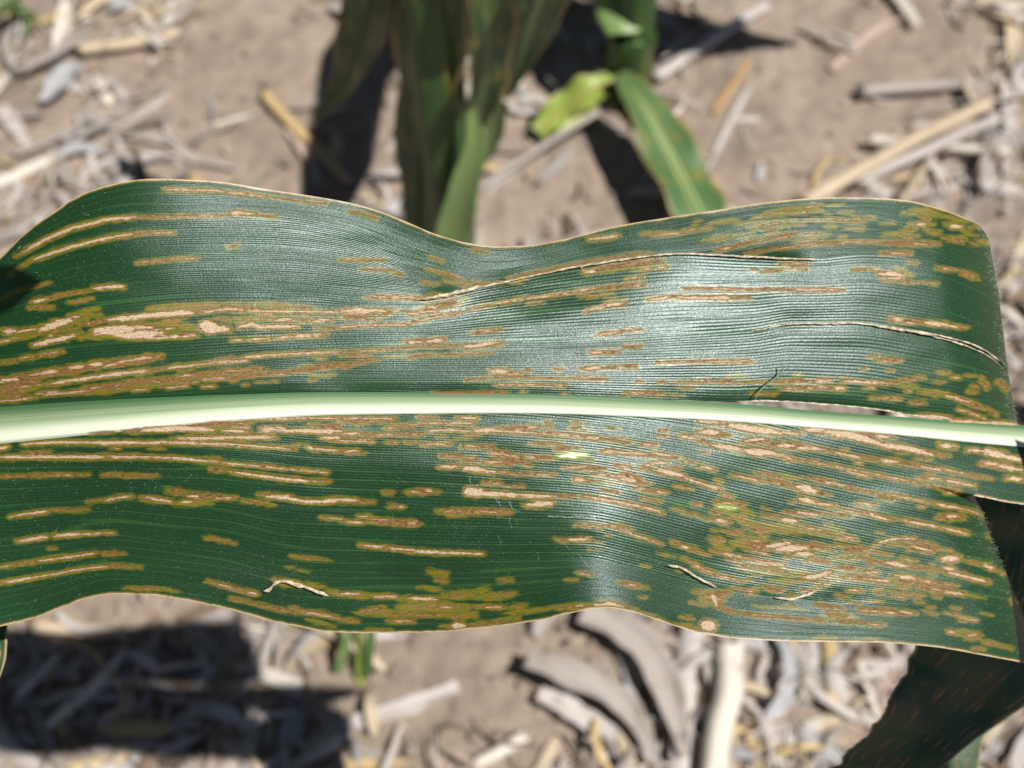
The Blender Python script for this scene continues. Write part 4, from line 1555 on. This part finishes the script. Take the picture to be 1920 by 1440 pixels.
shred([(1850, 590), (1905, 500), (1925, 430)], 22, 'straw', 'tan strip beside the folded right leaf edge')
shred([(1800, 330), (1860, 350), (1925, 365)], 34, 'lgrey', 'light grey leaf scrap under the white straw')
shred([(1740, 300), (1765, 330), (1775, 372)], 22, 'lgrey', 'grey sliver between white straw and right leaf crest')
shred([(1408, 160), (1360, 250), (1322, 330)], 14, 'lgrey', 'thin grey strip below the short orange-tan straw')
# bottom
stick([(1364, 1215, .02), (1358, 1320, .02), (1336, 1460, .02)], 58, 'white', 'thick bleached white corn stalk beside a jointed grey stalk', z=.01)
stick([(1300, 1170), (1283, 1300), (1276, 1460)], 50, 'lgrey', 'jointed grey corn stalk beside the bleached white stalk', nodes=(.45,), z=.006)
stick([(1322, 1180), (1318, 1260), (1312, 1330)], 22, 'straw', 'narrow tan straw between the two thick stalks', name='straw_piece', z=.004)
stick([(1545, 1190), (1553, 1250), (1560, 1335)], 30, 'yellow', 'yellowish stalk piece under the right bottom margin', z=.004)
shred([(1528, 1195), (1532, 1260), (1545, 1330)], 22, 'lgrey', 'grey husk strip along the yellowish stalk piece')
stick([(1596, 1190), (1615, 1260), (1646, 1345)], 16, 'white', 'thin pale straw left of the shaded lower leaf', name='straw_piece', z=.006)
shred([(1090, 1150), (1180, 1190), (1250, 1290), (1285, 1420)], 62, 'grey', 'large curled grey dry leaf left of the jointed stalk', z=.02, cup=.5)
shred([(990, 1235), (1090, 1275), (1180, 1330), (1235, 1440)], 54, 'grey', 'drooping grey dry leaf crossing the large curled one', z=.025, cup=.5)
shred([(1010, 1300), (1100, 1350), (1185, 1400)], 40, 'lgrey', 'torn light grey leaf below the drooping grey leaf', z=.012, cup=.5)
shred([(860, 1286), (760, 1325), (680, 1350), (590, 1395)], 34, 'lgrey', 'long light grey leaf strip on bare soil', z=.006)
stick([(640, 1388), (600, 1412), (540, 1450)], 26, 'white', 'bleached straw stub below the long light grey strip', name='straw_piece', z=.006)
stick([(985, 1382), (930, 1415), (860, 1455)], 28, 'white', 'bleached straw on soil left of the torn light grey leaf', name='straw_piece', z=.006)
shred([(470, 1450), (440, 1410), (405, 1385)], 30, 'lgrey', 'pale bent husk strip at the edge of the leaf shadow')
shred([(560, 1330), (545, 1370), (530, 1420)], 44, 'blue', 'blue-grey leaf scrap beside the leaf shadow edge')
shred([(340, 1355), (290, 1385), (190, 1440)], 30, 'lgrey', 'sunlit husk strip inside the leaf shadow')
stick([(60, 1180), (150, 1185), (235, 1188)], 28, 'straw', 'tan straw half in the leaf shadow under the left margin', name='straw_piece', z=.012)
shred([(1440, 1310), (1455, 1370), (1470, 1450)], 44, 'lgrey', 'light grey husk right of the bleached white stalk')
shred([(1350, 1345), (1400, 1360), (1420, 1440)], 26, 'yellow', 'yellowish husk sliver right of the bleached white stalk', z=.002)
shred([(1500, 1370), (1530, 1400), (1600, 1445)], 40, 'blue', 'blue-grey leaf scrap left of the shaded lower leaf')
stick([(1570, 1278), (1620, 1268), (1660, 1262)], 18, 'lgrey', 'short grey twig touching the thin pale straw', name='straw_piece', z=.004)
shred([(1240, 1440), (1262, 1380), (1250, 1330)], 24, 'brown', 'dark brown scrap under the jointed grey stalk', z=.002)
shred([(1850, 1400), (1880, 1385), (1930, 1372)], 46, 'grey', 'grey husk right of the shaded lower leaf')

# ------------------------------------------------------------------ uncountable litter and clods
def litter():
    rs = np.random.RandomState(21)
    V = []; F = []; C = []; U = []; VV = []; base = 0
    keys = ['white', 'straw', 'yellow', 'grey', 'lgrey', 'blue', 'brown', 'pink', 'dark']; wts = np.array([.09, .14, .04, .26, .22, .07, .10, .05, .03])
    bare = [(1560, 120, 230, 210), (900, 1300, 260, 110), (520, 160, 190, 190), (480, 120, 150, 140), (560, 290, 150, 120), (1500, 180, 190, 220), (850, 1320, 210, 110), (1050, 340, 190, 110), (1650, 60, 120, 90), (230, 1150, 150, 50)]
    n = 0
    while n < 11000:
        px = rs.uniform(-700, 2620); py = rs.uniform(-600, 1900)
        dens = 1.0
        for bx, by, rx, ry in bare:
            d = ((px - bx) / rx) ** 2 + ((py - by) / ry) ** 2
            if d < 1.4: dens = min(dens, .07 + .55 * max(0, d - .7))
        if rs.rand() > dens: continue
        p = on_ground(px, py)
        a = rs.normal(.9, .8) if rs.rand() < .6 else rs.uniform(0, 6.28)
        big = rs.rand() ** 2.2
        L = .010 + .06 * big; wd = (.0015 + .007 * rs.rand() ** 2) * (.6 + big)
        k = 5; s = np.linspace(-.5, .5, k); bend = rs.normal(0, .6)
        dx = np.cos(a + bend * s) * L * s; dy = np.sin(a + bend * s) * L * s
        x = p[0] + dx; y = p[1] + dy
        z = gh(x, y) + .0015 + rs.rand() ** 3 * .018 + rs.normal(0, .07) * L * s + abs(rs.normal(0, .08)) * L * (1 - 4 * s * s)
        tw = rs.normal(0, .35)
        sx = -np.sin(a + bend * s); sy = np.cos(a + bend * s)
        wp = wd / 2 * np.array([.55, 1, 1, .9, .3])
        lft = np.stack([x + sx * wp, y + sy * wp, z + tw * wp], 1); rgt = np.stack([x - sx * wp, y - sy * wp, z - tw * wp], 1); mid = np.stack([x, y, z + wp * rs.uniform(-.1, .6)], 1)
        vv = np.stack([lft, mid, rgt], 1).reshape(-1, 3)
        i = np.arange(k * 3).reshape(k, 3) + base
        F.append(np.stack([i[:-1, :-1], i[1:, :-1], i[1:, 1:], i[:-1, 1:]], -1).reshape(-1, 4)); V.append(vv)
        c = np.array(PAL[keys[rs.choice(9, p=wts / wts.sum())]]) * rs.uniform(.7, 1.1)
        C.append(np.repeat(c[None], k * 3, 0)); U.append(np.repeat(s, 3) + n * .37); VV.append(np.tile([-1., 0, 1.], k))
        base += k * 3; n += 1
    o = mesh_obj('crop_litter', np.concatenate(V), np.concatenate(F), M_STRAW, None, True, dict(u=np.concatenate(U), v=np.concatenate(VV), col=np.concatenate(C)))
    o['kind'] = 'stuff'; tag(o, 'grey and tan shredded corn residue strewn over sandy soil', 'litter')
    # clods
    V = []; F = []; base = 0
    oc = np.array([(1, 0, 0), (-1, 0, 0), (0, 1, 0), (0, -1, 0), (0, 0, 1), (0, 0, -1), (.6, .6, .5), (-.6, .6, .5), (-.6, -.6, .5), (.6, -.6, .5)], float)
    of = [(4, 0, 6), (6, 0, 2), (4, 6, 2), (4, 2, 7), (7, 2, 1), (4, 7, 1), (4, 1, 8), (8, 1, 3), (4, 8, 3), (4, 3, 9), (9, 3, 0), (4, 9, 0), (5, 2, 0), (5, 1, 2), (5, 3, 1), (5, 0, 3)]
    for n in range(2600):
        p = on_ground(rs.uniform(-500, 2400), rs.uniform(-400, 1800))
        r = .0012 + .0055 * rs.rand() ** 3
        V.append(p + oc * r * rs.uniform(.6, 1.2, (10, 1)) * np.array([1, 1, .7]) + np.array([0, 0, r * .2])); F.append(np.array(of) + base); base += 10
    o = mesh_obj('soil_clods', np.concatenate(V), np.concatenate(F), bpy.data.materials['sandy_field_soil'], None, True)
    o['kind'] = 'stuff'; tag(o, 'small crumbs and clods of sandy soil', 'soil clods')
litter()
# ------------------------------------------------------------------ living corn plants behind
def plant_mat(name, base, mid, vein, spot=.5):
    g = NG(name)
    u, v = g.attr('u'), g.attr('v')
    al = g.comb(g.math('MULTIPLY', u, 9.0), g.math('MULTIPLY', v, 7.0))
    n = g.noise(al, 1.0, 4.0, .6); f = g.noise(g.comb(g.math('MULTIPLY', u, 2.0), g.math('MULTIPLY', v, 40.0)), 1.0, 2.0)
    col = g.mix(g.ss(.3, .7, f), base, vein)
    col = g.mix(g.ss(.60 - .1 * spot, .66, n), col, (0.20, 0.19, 0.02)) if spot else col
    col = g.mix(g.ss(.66 - .1 * spot, .72, n), col, (0.34, 0.20, 0.08)) if spot else col
    if mid is not None:
        av = g.math('ABSOLUTE', v)
        col = g.mix(g.math('SUBTRACT', 1.0, g.ss(.10, .17, av)), col, mid)
        col = g.mix(g.math('MULTIPLY', g.ss(.88, .99, av), .9), col, (0.36, 0.24, 0.10))
    g.L(col, g.b.inputs['Base Color']); g.b.inputs['Roughness'].default_value = .42
    g.L(g.bump(f, .3, .0004), g.b.inputs['Normal'])
    return g.m
M_BL = plant_mat('corn_blade_green', (0.018, 0.085, 0.024), (0.22, 0.33, 0.11), (0.03, 0.12, 0.03), .35)
M_BLS = plant_mat('corn_blade_spotted', (0.012, 0.055, 0.016), (0.10, 0.16, 0.05), (0.02, 0.08, 0.022), 1.0)
M_PALE = plant_mat('corn_sheath_pale', (0.17, 0.27, 0.085), None, (0.24, 0.34, 0.12), 0)
M_YEL = plant_mat('corn_leaf_yellowing', (0.22, 0.33, 0.05), (0.42, 0.47, 0.12), (0.30, 0.37, 0.07), .5)
M_MOT = plant_mat('corn_leaf_mottled', (0.045, 0.12, 0.045), (0.36, 0.42, 0.19), (0.10, 0.18, 0.06), .9)
M_STK = plant_mat('corn_stalk_green', (0.028, 0.075, 0.02), None, (0.045, 0.105, 0.025), .25)

def pp(thing, name, geo, mat, parent=None):
    V, F, u, v = geo
    o = mesh_obj(name, np.asarray(V) - np.array(thing.location), F, mat, parent or thing, True, dict(u=u, v=v))
    return o
def path_px(pts, n=30): return smooth_path([P(*q) for q in pts], n)
def blade(thing, name, pts, wpx, mat, nrm=(0, -.6, .8), seed=1, cup=.2, wave=.12, twist=0.0, ribm=None, n=34):
    path = path_px(pts, n)
    m = px_m(path[0]) * .5 + px_m(path[-1]) * .5
    wd = [w_ * m for w_ in wpx]
    b = pp(thing, name, strip(path, wd, nrm, seed, cup, .0004, wave, nc=11, twist=twist, ragged=.05), mat)
    if ribm is not None:
        T = np.gradient(path, axis=0); T /= np.linalg.norm(T, axis=1)[:, None]
        rib = pp(thing, 'midrib', tube(path + np.asarray(nrm) / np.linalg.norm(nrm) * .0012, [wd[0] * .07, wd[0] * .05, wd[-1] * .07 + .0003], 8, seed=seed), ribm, b)
    return b

# plant with the dark shaded stalk
b1 = P(842, 640, 0.0)
PL1 = empty('corn_plant', 'tall shaded corn plant with hanging dark leaves behind the held leaf', 'corn plant', loc=tuple(b1))
st = smooth_path([b1 + np.array(q) for q in [(0, 0, -.03), (.002, 0, .2), (-.004, .004, .4), (.0, .006, .62)]], 80)
pp(PL1, 'stalk', tube(st, [.0125, .012, .011, .008], 18, nodes=(.18, .44, .72), seed=3), M_STK)
# sheath wrapped round the lower stalk
pp(PL1, 'leaf_sheath', tube(smooth_path([b1 + np.array(q) for q in [(.006, -.003, .03), (.007, -.003, .17), (.003, -.002, .30), (.0, .001, .50)]], 40), [.0155, .0165, .0170, .0160], 18, seed=4), M_STK)
blade(PL1, 'leaf', [(838, -90, .40), (815, 60, .33), (795, 210, .25), (785, 330, .18), (782, 470, .10)], [120, 140, 112, 80, 45], M_BLS, (-.25, -.7, .6), 2, .3, .2, ribm=M_STK)
blade(PL1, 'leaf', [(905, -80, .40), (915, 60, .335), (905, 180, .27), (880, 262, .22)], [70, 95, 80, 30], M_BLS, (.35, -.7, .5), 3, .35, .15)
blade(PL1, 'leaf', [(884, 196, .285), (890, 262, .258), (868, 350, .218), (842, 460, .155)], [14, 48, 66, 80], M_PALE, (.15, -.9, .5), 4, .4, .05)
blade(PL1, 'leaf', [(705, -90, .36), (690, 20, .30), (660, 110, .24), (634, 170, .19), (598, 218, .15)], [90, 100, 80, 50, 6], M_BLS, (-.3, -.9, .2), 5, .3, .25, ribm=M_STK)
blade(PL1, 'leaf', [(742, -90, .37), (728, 0, .32), (712, 62, .28)], [60, 56, 8], M_BL, (.1, -.9, .5), 6, .2, .1)
blade(PL1, 'leaf', [(1060, -120, .40), (1018, -20, .33), (985, 80, .26), (950, 186, .19)], [130, 112, 78, 8], M_BL, (.1, -.9, .55), 7, .22, .08, ribm=None)
blade(PL1, 'leaf', [(965, -40, .36), (982, 12, .33), (958, 44, .30)], [46, 34, 12], M_BL, (.2, -.8, .6), 8, .5, .1)
blade(PL1, 'leaf', [(934, 190, .20), (925, 250, .16), (905, 310, .12)], [36, 40, 10], M_PALE, (.1, -.8, .3), 9, .3, .1)
# upper leaves, above the frame, that shade the stalk
def arch(thing, p0, p1, p2, w0, seed, mat=None, nrm=(0, -.2, 1)):
    path = smooth_path([p0, p0 * .45 + p1 * .55 + np.array([0, 0, .04]), p1, p2], 44)
    b = pp(thing, 'leaf', strip(path, [w0 * .6, w0, w0, w0 * .8, w0 * .45, .004], nrm, seed, .25, .0004, .18, nc=11, ragged=.04), mat or M_BL)
    pp(thing, 'midrib', tube(path + np.array([0, 0, .0015]), [.004, .003, .0012], 8, seed=seed), M_STK, b)
    return b
b3 = np.array([.78, .28, 0.0])
PL3 = empty('corn_plant', 'corn plant at the right with one long arching leaf, beside the held leaf', 'corn plant', loc=tuple(b3))
s3 = smooth_path([b3 + np.array(q) for q in [(0, 0, -.02), (.002, 0, .3), (.004, .005, .7), (0, .01, 1.25)]], 80)
pp(PL3, 'stalk', tube(s3, [.0140, .0135, .012, .008], 18, nodes=(.1, .26, .42, .58, .74, .9), seed=15), M_STK)
arch(PL3, s3[50], b3 + np.array([.25, -.2, 1.0]), b3 + np.array([.45, -.4, .85]), .09, 25)

# plant with pale lower leaves
b2 = P(1172, 190, 0.0)
PL2 = empty('corn_plant', 'corn plant with yellowing lower leaves and a spotted leaf spread on the soil', 'corn plant', loc=tuple(b2))
s2 = smooth_path([b2 + np.array(q) for q in [(0, 0, -.02), (.002, 0, .12), (.004, .005, .5), (0, .01, 1.2)]], 80)
pp(PL2, 'stalk', tube(s2, [.0150, .0145, .012, .009], 18, nodes=(.05, .2, .4, .6, .8), seed=5), M_STK)
pp(PL2, 'leaf_sheath', tube(smooth_path([b2 + np.array(q) for q in [(-.001, -.002, .03), (0, -.002, .085)]], 20), [.0165, .0185], 18, seed=6), M_STK)
blade(PL2, 'leaf', [(1168, -60, .125), (1167, -10, .115), (1168, 30, .105), (1170, 62, .098)], [100, 112, 100, 60], M_PALE, (0, -1, .35), 31, -.3, .02)
blade(PL2, 'leaf', [(1158, 150, .045), (1105, 172, .04), (1055, 205, .025), (1008, 250, .012)], [40, 62, 60, 34], M_YEL, (.2, -.3, 1), 32, .3, .25, ribm=M_YEL)
blade(PL2, 'leaf', [(1160, 138, .06), (1196, 182, .06), (1252, 280, .052), (1305, 385, .045), (1345, 480, .03)], [26, 90, 108, 112, 70], M_MOT, (.25, -.35, 1), 33, .22, .22, ribm=M_PALE)
blade(PL2, 'leaf', [(1165, 150, .05), (1176, 190, .045), (1190, 245, .03)], [34, 52, 12], M_BL, (-.2, -.4, 1), 34, .3, .3)
blade(PL2, 'leaf', [(1150, 160, .03), (1100, 205, .025), (1040, 262, .018)], [14, 40, 8], M_YEL, (.2, -.3, 1), 35, .3, .25)
arch(PL2, s2[22], b2 + np.array([.20, .10, .44]), b2 + np.array([.42, .20, .36]), .085, 36)
arch(PL2, s2[30], b2 + np.array([-.14, .16, .52]), b2 + np.array([-.30, .30, .42]), .085, 37)
arch(PL2, s2[30], b2 + np.array([.17, -.05, .48]), b2 + np.array([.36, -.05, .45]), .10, 39)  # upper leaf added out of view to shade this plant and the soil
arch(PL2, s2[28], b1 + np.array([.118, .03, .48]), b1 + np.array([.10, -.11, .475]), .065, 40)  # leaf added out of view, shaped to darken the first plant
arch(PL2, s2[48], b2 + np.array([.22, -.02, .86]), b2 + np.array([.46, -.03, .70]), .085, 38)
stick([(1142, 200, .03), (1040, 262, .02), (950, 322, .012), (872, 372, .004)], 13, 'grey', 'thin grey-green stem leaning between the two corn plants', name='straw_piece', z=.01)

# weed blades beyond the lower margin
WD = empty('grass_weed', 'small green grass weed with pale blades under the lower leaf margin', 'weed', loc=tuple(P(660, 1268, 0)))
for (pts, wpx, m, sd) in (([(655, 1170, .05), (648, 1215, .03), (632, 1262, .006)], [16, 18, 14], M_PALE, 41),
                          ([(698, 1165, .05), (693, 1220, .03), (686, 1272, .006)], [14, 20, 16], M_BL, 42),
                          ([(680, 1165, .05), (676, 1230, .02), (678, 1285, .0)], [8, 14, 20], M_YEL, 43)):
    blade(WD, 'leaf', pts, wpx, m, (0, -.6, .8), sd, .3, .05)
WD2 = empty('grass_weed', 'dark green weed in the litter beside the pale husk strip', 'weed', loc=tuple(P(10, 90, 0)))
for (pts, wpx, m, sd) in (([(-20, -10, .04), (20, 12, .03), (70, 30, .01)], [10, 24, 6], M_BL, 44), ([(-30, 40, .05), (10, 20, .04), (50, -20, .03)], [10, 26, 6], M_BLS, 45),
                          ([(60, 30, .01), (48, 60, .006), (40, 82, .004)], [10, 14, 8], M_BL, 46)):
    blade(WD2, 'leaf', pts, wpx, m, (0, -.3, 1), sd, .3, .1)

# ------------------------------------------------------------------ the second leaf, close below the held one and shaded by an added unseen leaf
def low_leaf(name, label, rows, mat, seed, dep):
    """rows: (left edge px, right edge px) pairs along the leaf, dep: depth from the camera at the two edges"""
    n = len(rows); t = np.arange(n)
    fx = [hermite(np.stack([t, [r[k] for r in rows]], 1)) for k in range(4)]
    fd = [hermite(np.stack([t, [d[k] for d in dep]], 1)) for k in range(2)]
    s = np.linspace(0, n - 1, 150); c = np.linspace(0, 1, 40)
    rag = fbm(s * 5, s * 0 + seed, 4) * 9
    lx, ly, rx, ry = fx[0](s) + rag, fx[1](s) + rag * .6, fx[2](s), fx[3](s)
    px = lx[:, None] * (1 - c) + rx[:, None] * c; py = ly[:, None] * (1 - c) + ry[:, None] * c
    d = fd[0](s)[:, None] * (1 - c) + fd[1](s)[:, None] * c + fbm(px / 120, py / 120, 2) * .004
    pts = leaf_pts(px, py, DLEAF - d)
    th = empty(name, label, 'leaf', loc=tuple(pts[0, 20]))
    idx = np.arange(px.size).reshape(px.shape)
    F = np.stack([idx[:-1, :-1], idx[1:, :-1], idx[1:, 1:], idx[:-1, 1:]], -1).reshape(-1, 4)
    part('blade', pts.reshape(-1, 3), F, mat, th, dict(u=np.repeat(s[:, None] / 3, 40, 1).ravel(), v=np.repeat((c * 2 - 1)[None], 150, 0).ravel()))
    return th
g = NG('corn_blade_lower')
u, v = g.attr('u'), g.attr('v')
al = g.comb(g.math('MULTIPLY', u, 5.0), g.math('MULTIPLY', v, 15.0))
nn = g.noise(al, 1.0, 3.0, .6); ff = g.noise(g.comb(u, g.math('MULTIPLY', v, 55.0)), 1.0, 2.0)
cc = g.mix(g.ss(.3, .7, ff), (0.012, 0.055, 0.018), (0.022, 0.085, 0.024))
cc = g.mix(g.ss(.56, .62, nn), cc, (0.16, 0.085, 0.02)); cc = g.mix(g.ss(.60, .68, nn), cc, (0.40, 0.19, 0.08))
cc = g.mix(g.ss(.93, .985, g.math('ABSOLUTE', v)), cc, (0.42, 0.30, 0.16))
g.L(cc, g.b.inputs['Base Color']); g.b.inputs['Roughness'].default_value = .45
g.L(g.bump(ff, .3, .0003), g.b.inputs['Normal'])
M_LOW = g.m
low_leaf('corn_leaf', 'dark shaded corn leaf with orange streaks hanging beneath the held leaf', 
         [(1800, 860, 2150, 1000), (1790, 960, 2120, 1120), (1762, 1100, 2050, 1230), (1706, 1240, 1930, 1318), (1650, 1345, 1832, 1385), (1585, 1415, 1770, 1438), (1520, 1490, 1700, 1520)],
         M_LOW, 3, [(.345, .35), (.35, .355), (.355, .36), (.36, .365), (.363, .368), (.366, .37), (.37, .374)])
low_leaf('corn_leaf', 'unseen broad corn leaf added at the right to shade the lower leaf',  # added out of view to keep the lower leaf dark
         [(2590, 600, 3100, 640), (2585, 850, 3150, 880), (2575, 1060, 3160, 1090), (2560, 1225, 3160, 1240), (2400, 1290, 3130, 1330), (2330, 1400, 3080, 1440), (2300, 1560, 3000, 1600)],
         M_LOW, 9, [(.24, .24)] * 7)
low_leaf('corn_leaf', 'green pointed corn leaf tip below the dark shaded leaf', [(1840, 1330, 1900, 1340), (1790, 1385, 1842, 1388), (1775, 1420, 1836, 1428), (1760, 1470, 1828, 1480), (1745, 1520, 1815, 1530)],
         M_LOW, 5, [(.40, .40)] * 5)
low_leaf('corn_leaf', 'dark corn leaf edge hanging below the left margin', [(-160, 1080, 10, 1090), (-160, 1160, 14, 1175), (-150, 1220, 12, 1225), (-120, 1290, -4, 1280), (-90, 1360, -40, 1350)],
         M_LOW, 7, [(.33, .33)] * 5)

# ------------------------------------------------------------------ unseen leaf shape added above the view to cast a rounded shadow
def shadow_leaf():
    spot = leaf_pts(np.array(-25.0), np.array(550.0), Wat(np.array(-25.0), np.array(550.0)))
    c = spot + SUN * 0.150
    a = RGT * 1.0 + UPV * .1 - FWD * .15          # direction of the tip
    a = a - SUN * (a @ SUN); a /= np.linalg.norm(a)
    b = np.cross(SUN, a)
    rt = 62 * PXM
    s = np.linspace(0, 1, 40)
    path = c + a * (rt * 1.45) - a[None] * (s[:, None] * .20) + SUN * (np.sin(s * 2.2) * .05)[:, None]
    hw = rt * np.minimum(1, np.sqrt(np.clip(1 - (1 - np.minimum(s * 9, 1)) ** 2, 0, 1))) * (1 + .5 * s)
    cc_ = np.linspace(-1, 1, 11)
    V = path[:, None] + b * (hw[:, None] * cc_)[..., None] + SUN * (.15 * hw[:, None] * cc_ ** 2)[..., None]
    idx = np.arange(V.shape[0] * 11).reshape(-1, 11)
    F = np.stack([idx[:-1, :-1], idx[1:, :-1], idx[1:, 1:], idx[:-1, 1:]], -1).reshape(-1, 4)
    th = empty('corn_leaf', 'unseen blunt leaf shape added high above the left margin to cast a shadow', 'leaf', loc=tuple(path[-1]))
    part('blade', V.reshape(-1, 3), F, M_BL, th, dict(u=np.repeat(s[:, None], 11, 1).ravel(), v=np.repeat(cc_[None], 40, 0).ravel()))
shadow_leaf()

# ------------------------------------------------------------------ the field around: neighbouring rows stand outside the picture and close off much of the sky
def neighbour():
    th = empty('corn_plant', 'tall corn plant standing in the next row of the field', 'corn plant', 'corn plants in the neighbouring rows')
    sp = smooth_path([np.array(q, float) for q in [(0, 0, -.03), (.01, 0, .7), (-.01, .01, 1.4), (0, 0, 2.1)]], 90)
    pp(th, 'stalk', tube(sp, [.014, .012, .010, .006], 10, nodes=(.1, .2, .3, .4, .5, .6, .7, .8, .9), seed=77), M_STK)
    rs = np.random.RandomState(8)
    for k in range(11):
        a = 1.3 + (k % 2) * math.pi + rs.normal(0, .35); z0 = .25 + k * .165
        d = np.array([math.cos(a), math.sin(a), 0.0]); R_ = rs.uniform(.36, .46)
        p0 = sp[int(z0 / 2.13 * 89)]
        arch(th, p0, p0 + d * R_ * .55 + np.array([0, 0, .17]), p0 + d * R_ + np.array([0, 0, -.02]), .10, 80 + k)
    return th
nb = neighbour()
SPOTS = [(-.74, y) for y in np.arange(-.5, 1.8, .26)] \
      + [(.05, y) for y in (1.45, 1.7, 2.0)] + [(x, -1.05) for x in (-.4, 0, .4)]
rs = np.random.RandomState(4)
kids = list(nb.children)
for i, (x, y) in enumerate(SPOTS):
    if i == 0: r = nb
    else:
        r = nb.copy(); COL.objects.link(r)
        for ch in kids:
            c = ch.copy(); COL.objects.link(c); c.parent = r
            for gch in ch.children:
                d = gch.copy(); COL.objects.link(d); d.parent = c
    r.location = (x + rs.normal(0, .03), y + rs.normal(0, .04), 0); r.rotation_euler = (0, 0, rs.uniform(0, 6.28))
    r.scale = (1, 1, rs.uniform(.92, 1.05))
